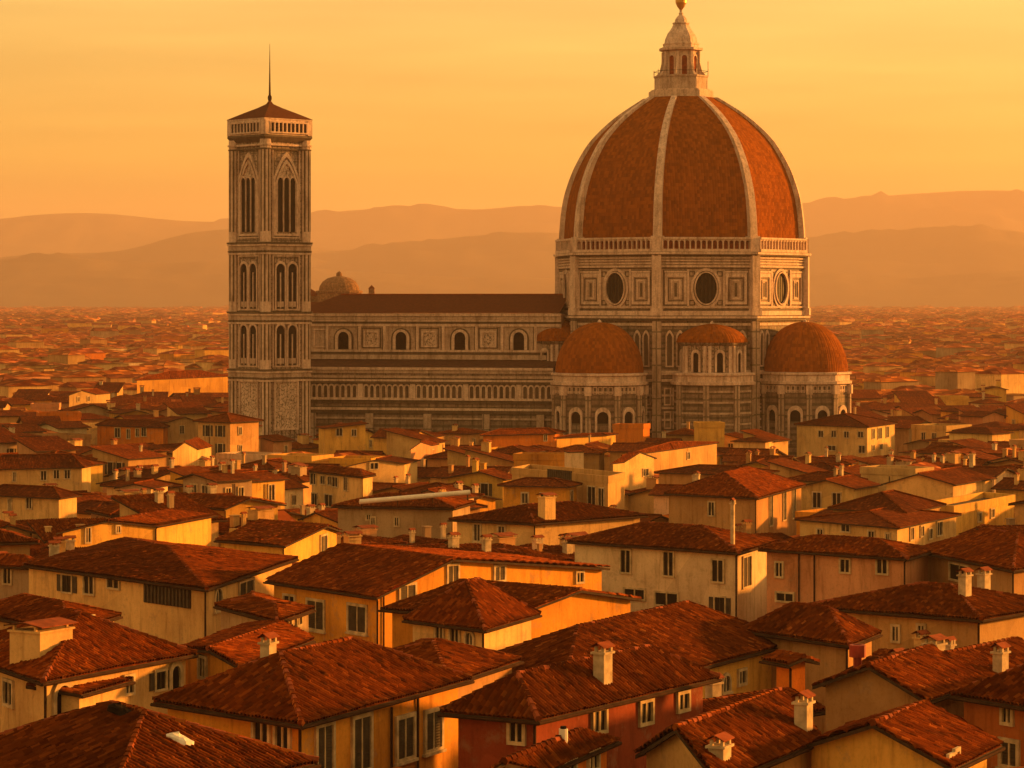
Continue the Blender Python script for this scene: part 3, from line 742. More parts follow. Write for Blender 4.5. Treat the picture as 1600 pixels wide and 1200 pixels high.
_meshcache = {}
def win_mesh(kind, w, h):
    """(part mesh, [(child name, mesh)]) for one window; local u right, n outwards, z up, centred"""
    w = round(w, 1); h = round(h, 1); key = (kind, w, h)
    if key in _meshcache: return _meshcache[key]
    F = lambda u, n, z: (u, -n, z)
    kids = []
    hw, hh = w / 2, h / 2
    m = MB()
    if kind in ('tall', 'leaf', 'arched'):
        if kind == 'arched':
            out = arch(0, -hh - .12, w + .34, h + .3); inn = arch(0, -hh, w, h)
            m.ring(F, out, inn, 0, .14, 'surround'); m.poly(F, arch(0, -hh, w + .02, h + .01), .012, 'glass')
            m.box(F, -hw - .25, hw + .25, 0, .2, -hh - .2, -hh - .06, 'surround')
        else:
            m.ring(F, rect(-hw - .2, hw + .2, -hh - .16, hh + .2), rect(-hw, hw, -hh, hh), 0, .12, 'surround')
            m.poly(F, rect(-hw - .01, hw + .01, -hh - .01, hh + .01), .012, 'glass')
            m.box(F, -hw - .28, hw + .28, 0, .2, -hh - .26, -hh - .13, 'surround')
        f = MB()
        f.box(F, -.045, .045, .015, .08, -hh, hh - (.06 if kind == 'arched' else 0), 'surround')
        if kind == 'tall':
            for zz in (-h * .17, h * .17): f.box(F, -hw, hw, .015, .05, zz - .02, zz + .02, 'shutter_wood')
        kids.append(('frame', f.mesh('frame')))
        for s in (-1, 1):
            g = MB(); a, b = (.06, hw - .03) if s > 0 else (-hw + .03, -.06)
            if kind in ('leaf', 'arched'):
                z1 = hh if kind == 'leaf' else hh - w * .24
                g.box(F, a, b, .02, .05, -hh + .02, z1 - .02, 'shutter_wood')
                n = int((z1 + hh) / .13)
                for i in range(n):
                    z = -hh + .08 + i * .13
                    g.face([F(a + .05, .055, z), F(b - .05, .055, z), F(b - .05, .085, z + .07), F(a + .05, .085, z + .07)], 'shutter_wood')
                kids.append(('shutter', g.mesh('shutter')))
    elif kind == 'open':
        m.ring(F, rect(-hw - .14, hw + .14, -hh - .12, hh + .14), rect(-hw, hw, -hh, hh), 0, .1, 'surround')
        m.poly(F, rect(-hw - .01, hw + .01, -hh - .01, hh + .01), .012, 'glass')
        m.box(F, -.035, .035, .015, .06, -hh, hh, 'shutter_wood')
        for s in (-1, 1):
            g = MB(); a, b = (hw + .16, hw + .16 + hw * .9) if s > 0 else (-hw - .16 - hw * .9, -hw - .16)
            g.box(F, a, b, .02, .07, -hh, hh, 'shutter_wood'); kids.append(('shutter', g.mesh('shutter')))
    elif kind == 'door':
        m.ring(F, arch(0, -hh, w + .5, h + .3), arch(0, -hh, w, h), 0, .14, 'surround'); m.poly(F, arch(0, -hh, w + .02, h + .01), .012, 'shadowed_opening')
    elif kind == 'louvre':
        m.box(F, -hw, hw, 0, .1, -hh, hh, 'dark_wood')
        n = max(3, int(w / .45))
        for i in range(n): 
            u = -hw + (i + .5) * w / n; m.box(F, u - .1, u + .1, .1, .2, -hh + .05, hh - .05, 'shutter_wood')
    elif kind == 'plain':
        m.ring(F, rect(-hw - .16, hw + .16, -hh - .16, hh + .16), rect(-hw, hw, -hh, hh), 0, .14, 'surround')
        m.poly(F, rect(-hw - .01, hw + .01, -hh - .01, hh + .01), .012, 'glass')
        m.box(F, -.05, .05, .015, .09, -hh, hh, 'surround')
    _meshcache[key] = (m.mesh('window'), kids)
    return _meshcache[key]
def add_window(root, F, phi, u, z, w, h, kind='plain', n=0.0):
    me, kids = win_mesh(kind, w, h)
    o = link('window', me, root); p = F(u, n, z)
    o.location = Vector(p) - Vector(root['_w']); o.rotation_euler = (0, 0, phi)
    for nm, km in kids:
        k = bpy.data.objects.new(nm, km); col.objects.link(k); k.parent = o
    return o

def tile_slope(V, Fc, poly3, near, seed):
    """corrugated barrel-tile surface on a sloping polygon [E0, E1, T1, T0]; appended to numpy lists"""
    E0, E1, T1, T0 = [np.array(p, float) for p in poly3]
    ud = E1 - E0; L = np.linalg.norm(ud); ud /= L
    t = T0 - E0; nn = np.cross(ud, (T0 + T1) / 2 - (E0 + E1) / 2); nn /= np.linalg.norm(nn)
    if nn[2] < 0: nn = -nn
    vd = np.cross(nn, ud)
    if vd.dot((T0 + T1) / 2 - (E0 + E1) / 2) < 0: vd = -vd
    a = (T0 - E0).dot(ud); b = (T1 - E0).dot(ud); H = max((T0 - E0).dot(vd), (T1 - E0).dot(vd))
    tw, th = .24, .36
    per = 6 if near else 4
    umin, umax = min(0, a), max(L, b)
    nu = max(3, int((umax - umin) / tw * per)); us = umin + np.arange(nu + 1) * (tw / per)
    us = us[us <= umax + 1e-6]
    if us[-1] < umax: us = np.append(us, umax)
    r = np.random.RandomState(seed)
    nc = max(1, int(math.ceil(H / th)) + 1)
    colid = np.floor(us / tw + 1e-4).astype(int); colid -= colid.min()
    offs = r.rand(colid.max() + 2)[colid] * .07
    jit = r.normal(0, .010, (colid.max() + 2, nc + 1)) + (r.rand(colid.max() + 2, nc + 1) < .006) * .05
    slump = r.normal(0, .008, (colid.max() + 2,))
    q1, q2, q3 = r.uniform(0, 6, 3)
    ph = (us / tw) % 1.0
    prof = np.abs(np.sin(math.pi * ph)) ** .7 * .14 + .035 * np.sin(us * .6 + q1) + .012 * np.sin(us * 1.7 + q2)
    low = np.where(us < 0, H * us / (a if a < -1e-6 else -1), 0); low = np.where((us > L) & (b > L), H * (us - L) / max(b - L, 1e-6), low)
    hi = np.full_like(us, H)
    if a > 1e-6: hi = np.minimum(hi, H * us / a)
    if b < L - 1e-6: hi = np.minimum(hi, H * (L - us) / (L - b))
    hi = np.maximum(hi, low)
    rowsv = []; rowsh = []
    for c in range(nc):
        v0 = (c * th - offs * 0) ; v1 = ((c + 1) * th)
        for vv, lift in ((v0, .022), (v1, .0)):
            x = vv + offs if c > 0 or lift == 0 else np.zeros_like(us) - .03
            rowsv.append(np.clip(x, low - .03, hi)); rowsh.append(prof + lift + jit[colid, c] + slump[colid] + .02 * np.sin(vv * 1.0 + q3))
    v = np.stack(rowsv); h = np.stack(rowsh)
    P = E0[None, None, :] + us[None, :, None] * ud + v[:, :, None] * vd + h[:, :, None] * nn
    n0 = len(V['v']) and sum(len(x) for x in V['v'])
    m, k = v.shape
    V['v'].append(P.reshape(-1, 3)); V['uv'].append(np.stack([np.broadcast_to(us, v.shape), v], 2).reshape(-1, 2))
    i = np.arange(k - 1); q = []
    for j in range(m - 1):
        keep = (v[j + 1, :-1] - v[j, :-1] + v[j + 1, 1:] - v[j, 1:] > 1e-4) | ((j % 2 == 1) & (v[j, :-1] < hi[:-1] - 1e-3))
        ii = i[keep]
        if len(ii): q.append(np.stack([j * k + ii, j * k + ii + 1, (j + 1) * k + ii + 1, (j + 1) * k + ii], 1))
    if q:
        q = np.concatenate(q) + n0
        # keep faces looking outwards
        if np.dot(np.cross(ud, vd), nn) < 0: q = q[:, ::-1]
        V['f'].append(q)

def hull(pts):
    pts = sorted(set((round(x, 2), round(y, 2)) for x, y in pts))
    def half(p):
        o = []
        for q in p:
            while len(o) > 1 and (o[-1][0] - o[-2][0]) * (q[1] - o[-2][1]) - (o[-1][1] - o[-2][1]) * (q[0] - o[-2][0]) <= 0: o.pop()
            o.append(q)
        return o
    a, b = half(pts), half(pts[::-1]); return a[:-1] + b[:-1]

class House:
    """C near corner, A = vector along the right wall, B = vector along the left wall (both going away), eave height z"""
    def __init__(s, C, A, B, z, roof='hip', pitch=.33, ov=.55, f=.5):
        s.C = np.array(C, float); s.A = np.array(A, float); s.B = np.array(B, float); s.z = z; s.f = f
        s.la = np.linalg.norm(s.A); s.lb = np.linalg.norm(s.B); s.roof = roof; s.pitch = pitch; s.ov = ov
        s.g = gz(s.C[1]) - 1
        s.wins = []; s.dormers = []; s.chims = []
        s.setup()
    def P(s, u, v, z): # u, v in metres along the walls
        p = s.C + s.A / s.la * u + s.B / s.lb * v; return (p[0], p[1], z)
    def setup(s):
        o, la, lb, z = s.ov, s.la, s.lb, s.z
        sl = []; rt = s.roof
        e = [(-o, -o), (la + o, -o), (la + o, lb + o), (-o, lb + o)]
        if rt == 'hip':
            if la >= lb:
                i = (lb / 2 + o) * .95; rise = s.pitch * (lb / 2 + o); i = min(i, la / 2 + o)
                r0 = (-o + i, lb / 2); r1 = (la + o - i, lb / 2)
                sl = [(e[0], e[1], r1, r0, 0, 1), (e[2], e[3], r0, r1, 0, 1), (e[1], e[2], r1, r1, 0, 1), (e[3], e[0], r0, r0, 0, 1)]
            else:
                i = (la / 2 + o) * .95; rise = s.pitch * (la / 2 + o); i = min(i, lb / 2 + o)
                r0 = (la / 2, -o + i); r1 = (la / 2, lb + o - i)
                sl = [(e[3], e[0], r0, r1, 0, 1), (e[1], e[2], r1, r0, 0, 1), (e[0], e[1], r0, r0, 0, 1), (e[2], e[3], r1, r1, 0, 1)]
            s.ridge = [(r0, r1, 1, 1), (e[0], r0, 0, 1), (e[1], r0 if la < lb else r1, 0, 1), (e[2], r1, 0, 1), (e[3], r1 if la < lb else r0, 0, 1)]
        elif rt == 'gu':     # ridge along A, gable on the left wall
            rise = s.pitch * (lb / 2 + o); m = lb * s.f; r0 = (-o, m); r1 = (la + o, m)
            sl = [(e[0], e[1], r1, r0, 0, 1), (e[2], e[3], r0, r1, 0, 1)]; s.ridge = [(r0, r1, 1, 1)]
        elif rt == 'gv':     # ridge along B, gable on the right wall
            rise = s.pitch * (la / 2 + o); m = la * s.f; r0 = (m, -o); r1 = (m, lb + o)
            sl = [(e[3], e[0], r0, r1, 0, 1), (e[1], e[2], r1, r0, 0, 1)]; s.ridge = [(r0, r1, 1, 1)]
        elif rt == 'shed':   # rises away from the right wall
            rise = s.pitch * (lb + 2 * o); sl = [(e[0], e[1], e[2], e[3], 0, 1)]; s.ridge = []
        elif rt == 'shedu':  # rises along A
            rise = s.pitch * (la + 2 * o); sl = [(e[3], e[0], e[1], e[2], 0, 1)]; s.ridge = []
        elif rt == 'flat':
            rise = .05; sl = []; s.ridge = []
        s.rise = rise; s.slopes = sl
    def zroof(s, u, v):
        """height of the roof surface over (u, v)"""
        o, la, lb = s.ov, s.la, s.lb
        if s.roof == 'flat': return s.z
        if s.roof == 'gu': m = lb * s.f; k = (v + o) / (m + o) if v < m else (lb + o - v) / (lb + o - m)
        elif s.roof == 'gv': m = la * s.f; k = (u + o) / (m + o) if u < m else (la + o - u) / (la + o - m)
        elif s.roof == 'shed': k = (v + o) / (lb + 2 * o)
        elif s.roof == 'shedu': k = (u + o) / (la + 2 * o)
        else:
            w = min(la, lb) / 2 + o; d = min(u + o, v + o, la + o - u, lb + o - v); k = min(1, d / w)
        return s.z + s.rise * k
    def sil(s):
        pts = []
        for u in (-s.ov, s.la + s.ov):
            for v in (-s.ov, s.lb + s.ov):
                x, y, _ = s.P(u, v, 0)
                if y < 20: y = 20
                pts += [(PX(x, y), PY(s.z if s.roof != 'flat' else s.z + .9, y)), (PX(x, y), PY(s.g, y))]
        for (a, b, ka, kb) in s.ridge:
            for q, k in ((a, ka), (b, kb)):
                x, y, _ = s.P(q[0], q[1], 0); pts.append((PX(x, y), PY(s.z + s.rise * k, y)))
        if s.roof.startswith('shed'):
            q = (s.la, s.lb) if s.roof == 'shed' else (s.la, 0)
            for q in ((s.la, s.lb), ((0, s.lb) if s.roof == 'shed' else (s.la, 0))):
                x, y, _ = s.P(q[0], q[1], 0); pts.append((PX(x, y), PY(s.z + s.rise, y)))
        return hull(pts)
    def wallF(s, side):
        D = s.A if side == 'R' else s.B
        d = D / np.linalg.norm(D)
        if side == 'R': U = d; org = s.C
        else: U = -d; org = s.C          # u negative towards the far end on the left wall
        N = np.array([U[1], -U[0]])
        phi = math.atan2(U[1], U[0])
        F = lambda u, n, z: (org[0] + U[0] * u + N[0] * n, org[1] + U[1] * u + N[1] * n, z)
        return F, phi, U, N
    def hit(s, side, px, py):
        F, phi, U, N = s.wallF(side)
        k = (px - 800) / FP          # x = k y
        # C + U t : Cx+Ux t = k (Cy+Uy t)
        t = (k * s.C[1] - s.C[0]) / (U[0] - k * U[1]); y = s.C[1] + U[1] * t
        return t, ZA(py, y), y, abs(U[0] - k * U[1])
    def centre(s): return s.C + s.A / 2 + s.B / 2
    def build(s, name, label, cat, wall, group=None, near=2, chims=0, wcol=None, roofmat=None, seed=0, chimcol=None):
        r = random.Random(seed)
        s.name = name
        x, y, _ = s.P(s.la / 2, s.lb / 2, 0)
        root = thing(name, label, cat, (x, y, s.g), group)
        s.root = root
        c = COL[wall] if isinstance(wall, str) else wall
        # walls
        w = MB(); la, lb = s.la, s.lb
        zw = s.z + (0 if s.roof == 'flat' else s.rise * .0)
        cs = [(0, 0), (la, 0), (la, lb), (0, lb)]
        for i in range(4):
            a, b = cs[i], cs[(i + 1) % 4]
            ln = math.hypot(a[0] - b[0], a[1] - b[1])
            n = 6; top = []
            ks = [0, s.f, 1] if (s.roof == 'gu' and i in (1, 3)) or (s.roof == 'gv' and i in (0, 2)) else [0, 1]
            if (i in (2, 3)) and len(ks) == 3: ks = [0, 1 - s.f, 1]
            for k in ks[::-1]:
                u = a[0] + (b[0] - a[0]) * k; v = a[1] + (b[1] - a[1]) * k
                top.append(((u, v), s.zroof(u, v) - (.1 if s.roof != 'flat' else 0), k * ln))
            pts = [s.P(a[0], a[1], s.g), s.P(b[0], b[1], s.g)] + [s.P(q[0][0], q[0][1], q[1]) for q in top]
            uv = [(0, s.g), (ln, s.g)] + [(q[2], q[1]) for q in top]
            w.face(pts, 'stucco', uv)
        wo = w.obj('wall', root); wo.color = (*c, 1)
        # roof
        V = {'v': [], 'f': [], 'uv': []}
        m = MB(); T = .16
        if s.roof == 'flat':
            m.face([s.P(u, v, s.z) for u, v in cs], 'dark_roofing')
            m2 = MB()
            q = [(-.12, -.12), (la + .12, -.12), (la + .12, lb + .12), (-.12, lb + .12)]; qi = [(.2, .2), (la - .2, .2), (la - .2, lb - .2), (.2, lb - .2)]
            for i in range(4):
                j = (i + 1) % 4
                m2.face([s.P(*q[i], s.z - .3), s.P(*q[j], s.z - .3), s.P(*q[j], s.z + .7), s.P(*q[i], s.z + .7)], 'stucco')
                m2.face([s.P(*q[i], s.z + .7), s.P(*q[j], s.z + .7), s.P(*qi[j], s.z + .7), s.P(*qi[i], s.z + .7)], 'stucco')
                m2.face([s.P(*qi[j], s.z), s.P(*qi[i], s.z), s.P(*qi[i], s.z + .7), s.P(*qi[j], s.z + .7)], 'stucco')
            ro = m.obj('roof', root); po = m2.obj('parapet', root); po.color = (*[x * .9 for x in c], 1)
        else:
            for (e0, e1, t1, t0, k0, k1) in s.slopes:
                q = [s.P(*e0, s.z), s.P(*e1, s.z), s.P(*t1, s.z + s.rise), s.P(*t0, s.z + s.rise)]
                if t1 == t0: q = q[:3]
                E = Vector(q[1]) - Vector(q[0]); L = E.length; ud = E.normalized()
                nn = ud.cross(Vector(q[2]) - Vector(q[1])); nn.normalize(); vd = nn.cross(ud)
                uv = [((Vector(p) - Vector(q[0])).dot(ud), (Vector(p) - Vector(q[0])).dot(vd)) for p in q]
                m.face(q, roofmat or ('roof_tiles_far' if near < 2 else 'roof_tiles'), uv)
                m.face([(p[0], p[1], p[2] - T) for p in q[::-1]], 'dark_wood')
                for i in range(len(q)):
                    j = (i + 1) % len(q)
                    m.face([(q[i][0], q[i][1], q[i][2] - T), (q[j][0], q[j][1], q[j][2] - T), q[j], q[i]], 'dark_wood')
                if near >= 2:
                    q4 = [s.P(*e0, s.z + .03), s.P(*e1, s.z + .03), s.P(*t1, s.z + s.rise + .03), s.P(*t0, s.z + s.rise + .03)]
                    tile_slope(V, None, q4, near >= 3, r.randrange(99999))
            if near >= 2 and V['v']:
                base = len(m.v); vs = np.concatenate(V['v']); uvs = np.concatenate(V['uv']); fs = np.concatenate(V['f'])
                mi = m.mi('roof_tiles')
                fl = []
                me = bpy.data.meshes.new('roof')
                nf0 = len(m.f)
                allv = np.concatenate([np.array(m.v, float), vs])
                loops0 = [i for f in m.f for i in f]; starts = np.cumsum([0] + [len(f) for f in m.f])[:-1]
                loops = np.concatenate([np.array(loops0), fs.ravel() + base]).astype(np.int32)
                st = np.concatenate([starts, len(loops0) + np.arange(len(fs)) * 4]).astype(np.int32)
                tot = np.concatenate([[len(f) for f in m.f], np.full(len(fs), 4)]).astype(np.int32)
                me.vertices.add(len(allv)); me.vertices.foreach_set('co', allv.astype(np.float32).ravel())
                me.loops.add(len(loops)); me.loops.foreach_set('vertex_index', loops)
                me.polygons.add(len(st)); me.polygons.foreach_set('loop_start', st); me.polygons.foreach_set('loop_total', tot)
                for mn in m.mats: me.materials.append(MAT[mn])
                me.polygons.foreach_set('material_index', np.concatenate([np.array(m.m), np.full(len(fs), mi)]).astype(np.int32))
                uvl = me.uv_layers.new(name='UVMap')
                uvl.data.foreach_set('uv', np.concatenate([np.array(m.uv, float).ravel(), uvs[fs.ravel()].ravel()]).astype(np.float32))
                me.update(calc_edges=True); me.validate()
                ro = link('roof', me, root)
            else: ro = m.obj('roof', root)
            # ridge tiles
            if near >= 1 and s.ridge:
                rm = MB()
                for (a, b, ka, kb) in s.ridge:
                    p = Vector(s.P(*a, s.z + s.rise * ka + .06)); q = Vector(s.P(*b, s.z + s.rise * kb + .06)); L = (q - p).length
                    if L < .3: continue
                    if near >= 2:
                        n = max(1, int(L / .5))
                        for i in range(n):
                            rm.tube(p.lerp(q, i / n) + Vector((r.uniform(-.02, .02), 0, r.uniform(0, .03))), p.lerp(q, (i + 1.08) / n), .17, .13, 'chimney_clay' if r.random() < .3 else 'roof_tiles', 6)
                    else: rm.tube(p, q, .13, .13, 'roof_tiles', 5)
                rm.obj('ridge', ro)
            if near >= 2:
                gm = MB(); o = s.ov; u0, u1, v0, v1 = -o - .07, la + o + .07, -o - .07, lb + o + .07
                dn = .12
                if s.roof in ('hip', 'gu', 'shed'): gm.tube(s.P(u0, v0, s.z - dn), s.P(u1, v0, s.z - dn), .08, mat='pipe_metal')
                if s.roof in ('hip', 'gv', 'shedu'): gm.tube(s.P(u0, v0, s.z - dn), s.P(u0, v1, s.z - dn), .08, mat='pipe_metal')
                gm.obj('gutter', root)
                if s.roof in ('hip', 'gu', 'gv'):
                    dm = MB(); 
                    p = s.P(-.12, -.12, s.z - .3); dm.tube((p[0], p[1], s.g), p, .07, mat='pipe_metal'); 
                    p2 = s.P(-o * .9, -o * .9, s.z - .1); dm.tube(p, p2, .06, mat='pipe_metal')
                    dm.obj('drainpipe', root)
        # chimneys
        spots = list(s.chims)
        for i in range(chims): spots.append((r.uniform(.12, .88) * la, r.uniform(.15, .85) * lb, r.uniform(.4, .95), r.uniform(.7, 1.7), r.choice([0, 0, 5, 5, 6])))
        if chims and r.random() < .25: spots.append((r.uniform(.3, .7) * la, r.uniform(.3, .7) * lb, r.uniform(1.4, 2.4), r.uniform(.8, 1.4), 3))
        for (u, v, wd, ht, kind) in spots:
            zz = s.zroof(u, v); dirU = s.A / la
            F = lambda a, n, z, u=u, v=v: (s.P(u, v, 0)[0] + dirU[0] * a + dirU[1] * n, s.P(u, v, 0)[1] + dirU[1] * a - dirU[0] * n, z)
            ch = MB(); h = wd / 2
            bm_ = 'chimney_plaster' if kind != 2 else 'red_paint'
            if kind in (3, 5, 6): bm_ = 'stucco'
            if kind == 2:
                ch.tube(F(0, 0, zz - .5), F(0, 0, zz + ht), h, mat='red_paint', n=8); ch.tube(F(0, 0, zz + ht * .55), F(0, 0, zz + ht), h * 1.9, mat='red_paint', n=8)
            elif kind == 4:
                ch.tube(F(0, 0, zz - .5), F(0, 0, zz + ht), h, mat='white_paint', n=10); ch.tube(F(0, 0, zz + ht), F(0, 0, zz + ht + .1), h * .7, mat='shadowed_opening', n=10)
            else:
                ch.box(F, -h, h, -h * .75, h * .75, zz - .8, zz + ht, bm_)
                ch.box(F, -h - .09, h + .09, -h * .75 - .09, h * .75 + .09, zz + ht, zz + ht + .1, bm_)
                if kind == 6: pass
                else:
                  for a, b_ in ((-h, -h * .6), (-h, h * .45), (h - .15, -h * .6), (h - .15, h * .45)):
                      ch.box(F, a, a + .15, b_, b_ + .12, zz + ht + .1, zz + ht + .34, bm_)
                k = h + .16
                t = zz + ht + .34
                for sg in ((-1, 1) if kind != 6 else ()):
                    ch.face([F(-k, sg * h * .95, t), F(k, sg * h * .95, t), F(k, 0, t + .2), F(-k, 0, t + .2)][::sg], 'chimney_clay')
                    ch.face([F(-k, sg * h * .95, t - .05), F(k, sg * h * .95, t - .05), F(k, 0, t + .15), F(-k, 0, t + .15)][::-sg], 'chimney_clay')
                    ch.face([F(-k, sg * h * .95, t - .05), F(k, sg * h * .95, t - .05), F(k, sg * h * .95, t), F(-k, sg * h * .95, t)][::sg], 'chimney_clay')
            co = ch.obj('chimney', ro)
            co.location = Vector((0, 0, 0)) ; co.matrix_parent_inverse = Matrix.Identity(4)
            co.color = (*(chimcol or COL['cream']), 1)
        for (side, u, z, wd, ht, kind) in s.wins:
            F, phi, U, N = s.wallF(side)
            if kind == 'pipe':
                dm = MB(); dm.tube(F(u, .09, z - ht / 2), F(u, .09, z + ht / 2), .07, mat='pipe_metal', n=5); dm.obj('drainpipe', root)
            else: add_window(root, F, phi, u, z, wd, ht, kind)
        return root

def fix_sub(o):
    pass

def mk(C, L, R, z=None, roof='hip', pitch=.33, y=None, f=.5, ov=.55, depth=None):
    """near corner C and the far ends of the left and right eaves, as photo columns and rows of the eave line (the wall top)"""
    yc = y if y else y_nom(C[1]); z = ZA(C[1], yc)
    h = CAMZ - z
    Cx = np.array([XA(C[0], yc), yc])
    def end(E, side):
        if isinstance(E[1], str):          # (px, 'a', angle)
            th = R_(E[2]); U = np.array([math.cos(th), math.sin(th)]) if side == 'R' else np.array([-math.cos(th), math.sin(th)])
            k = (E[0] - 800) / FP
            t = (k * Cx[1] - Cx[0]) / (U[0] - k * U[1]); return U * t
        if E[0] == 'd':
            pass
        yy = FP * h / (E[1] - HOR); return np.array([XA(E[0], yy), yy]) - Cx
    if L[0] == 'd': A = end(R, 'R'); B = np.array([-A[1], A[0]]) / np.linalg.norm(A) * L[1]
    elif R[0] == 'd': B = end(L, 'L'); A = np.array([B[1], -B[0]]) / np.linalg.norm(B) * R[1]
    else: A = end(R, 'R'); B = end(L, 'L')
    return House(Cx, A, B, z, roof, pitch, ov, f)

RT_ = {'the tan house behind the white box': 694, 'the lean-to by the arched doorway': 1056, 'the yellow house behind the terrace block': 706, 'the stained rendered gable': 688, 'the ochre house with four tall windows': 1000, 'the red walled house': 1004, 'the house with the widest tiled roof': 943, 'the cream house with the dark arched doorway': 955,
 'the big dark roof in the bottom left corner': 1102, 'the small ochre gabled house': 985, 'the house with the dark louvred loft': 858, 'the yellow gabled house': 852, 'the little lean-to in front of the yellow gabled house': 934,
 'the small cream house with three dark openings': 906, 'the yellow attic wing': 908, 'the tall pale house': 818, 'the pinkish house right of the tall pale house': 838, 'the big dark hip roof at the right edge': 828,
 'the long two tier cream house': 798, 'the upper tier block': 767, 'the blank sunlit party wall': 730, 'the big house with tall lit windows': 730, 'the low roof behind the tall lit windows': 727,
 'the cream house with two paired windows': 785, 'the long stone house': 772, 'the cream house with five small windows': 728, 'the cream gable with one window': 712, 'the four storey cream house': 646,
 'the cream house with three square windows': 702, 'the orange house with tall windows': 655, 'the wide yellow gable': 797, 'the small white gable': 750, 'the yellow house with one shuttered window': 826,
 'the roof with the two clay capped chimneys': 1080, 'the gable house at the bottom right': 1100, 'the mid brown gable roof': 1012, 'the roof with a round topped chimney': 1000,
 'the cream house with a bare little window': 913, 'the dark roof below the pinkish house': 945, 'the roof behind the ochre house': 1003, 'the red tiled terrace house': 932, 'the grey house at the left edge': 866, 'the shaded house with the grey door': 758,
 'the bright yellow pent roofed house': 659, 'the orange wall below the nave end': 669, 'the narrow lit wall': 679, 'the orange house at the bottom centre': 1143}
HOUSES = []      # (House, visible bottom row, short phrase)
def hand(ref, label, C, L, R, wall, vb, wins=(), roof='hip', near=2, pitch=.33, y=None, f=.5, chims=(), cat='house', name='house', rch=0, ov=.55):
    h = mk(C, L, R, None, roof, pitch, y, f, ov)
    rt = RT_.get(ref)
    if rt:
        lo, hi = .10, .62
        for _ in range(22):
            h.pitch = (lo + hi) / 2; h.setup()
            if min(p[1] for p in h.sil()) < rt: hi = h.pitch
            else: lo = h.pitch
        if h.pitch < .115: print('LOW', ref, round(min(p[1] for p in h.sil())), rt)
        if h.pitch > .6: print('HIGH', ref, round(min(p[1] for p in h.sil())), rt)
    for w in wins:
        side, px, py, wp, hp = w[:5]; kind = w[5] if len(w) > 5 else 'plain'
        t, z, yy, sp = h.hit(side, px, py)
        wd = wp * yy / FP / max(sp, .25); ht = hp * yy / FP
        h.wins.append((side, t, z, max(.4, min(wd, 6)), max(.5, ht), kind))
    for c in chims:                      # (px, py of base, width px, height px, kind)
        px, pyb, wp, hp, kd = c
        best = None
        for i in range(1, 20):
            for j in range(1, 20):
                u = h.la * i / 20; v = h.lb * j / 20; X, Y, _ = h.P(u, v, 0); zz = h.zroof(u, v)
                d = (PX(X, Y) - px) ** 2 + (PY(zz, Y) - pyb) ** 2
                if best is None or d < best[0]: best = (d, u, v, Y)
        _, u, v, Y = best; h.chims.append((u, v, wp * Y / FP, hp * Y / FP, kd))
    HOUSES.append((h, vb, ref)); h.meta = (name, label, cat, wall, near, rch)
    if h.la > 45 or h.lb > 45 or h.la < 2 or h.lb < 2: print('SIZE', ref, round(h.la, 1), round(h.lb, 1), round(h.z, 1))
    return h
hand('the ochre house with four tall windows', 'bright ochre front house with four tall windows and a chimney on its hip roof', (468, 1128), (262, 1096), (716, 1062), 'ochre', 1200,
     [('R', 609, 1160, 3, 110, 'pipe'), ('R', 650, 1148, 3, 120, 'pipe'), ('R', 506, 1180, 24, 90, 'leaf'), ('R', 564, 1162, 26, 80, 'leaf'), ('R', 632, 1153, 24, 60, 'leaf'), ('R', 676, 1141, 24, 56, 'leaf'), ('L', 410, 1150, 22, 42, 'plain'), ('L', 443, 1153, 20, 36, 'plain')],
     near=3, chims=[(421, 1057, 22, 44, 0)], pitch=.36)
hand('the red walled house', 'dark red house with cream window surrounds and one tall chimney on its tiled slope', (834, 1122), (716, 1112), (1098, 1060), 'red', 1180,
     [('R', 935, 1126, 18, 30, 'plain'), ('R', 1008, 1113, 17, 30, 'plain'), ('R', 1066, 1096, 15, 24, 'plain'), ('L', 808, 1142, 20, 34, 'plain')],
     near=3, chims=[(944, 1070, 26, 46, 0)], pitch=.5)
hand('the house with the widest tiled roof', 'cream house under the widest plain tiled roof, behind the red walled house', (880, 1098), (735, 1040), (1232, 1003), 'yellow', 1080,
     [('R', 1133, 1068, 10, 24, 'arched'), ('R', 1158, 1058, 10, 20, 'plain')], near=3, y=142, pitch=.30)
hand('the cream house with the dark arched doorway', 'cream house with dark arched doorway and big hip roof at the left edge', (72, 1062), (-60, 1018), (290, 1022), 'cream', 1140,
     [('L', 15, 1083, 13, 34, 'plain'), ('R', 97, 1096, 22, 50, 'door'), ('R', 200, 1070, 12, 26, 'plain'), ('R', 250, 1063, 14, 28, 'open'), ('R', 273, 1060, 12, 40, 'door')], near=3, pitch=.42,
     chims=[(62, 1020, 80, 34, 3)])
hand('the lean-to by the arched doorway', 'little cream lean-to with a sloping red roof beside the dark arched doorway', (124, 1084), ('d', 2.6), (197, 1064), 'cream', 1110, [], near=3, roof='shed', y=138.5, ov=.25)
hand('the big dark roof in the bottom left corner', 'low tan house whose broad dark tiled roof fills the bottom left corner', (170, 1262), (-70, 1180), (472, 1192), 'ochre', 1200, [], near=3, pitch=.42, y=98)
hand('the small ochre gabled house', 'small ochre gabled house with one narrow window behind the front ochre house', (375, 1040), (288, 1014), (480, 1000), 'ochre', 1080, [('L', 318, 1043, 10, 30, 'plain')], roof='gu', near=2, pitch=.45, y=146)
hand('the house with the dark louvred loft', 'wide cream house with a dark louvred strip under the eave and ochre side wall', (320, 919), (45, 883), (456, 873), 'cream', 1000,
     [('L', 262, 931, 98, 30, 'louvre'), ('L', 105, 912, 14, 26, 'open'), ('L', 140, 914, 15, 26, 'plain'), ('L', 178, 911, 17, 14, 'plain'), ('R', 340, 936, 10, 34, 'arched'), ('R', 384, 922, 22, 26, 'plain')], near=2, pitch=.30, y=205)
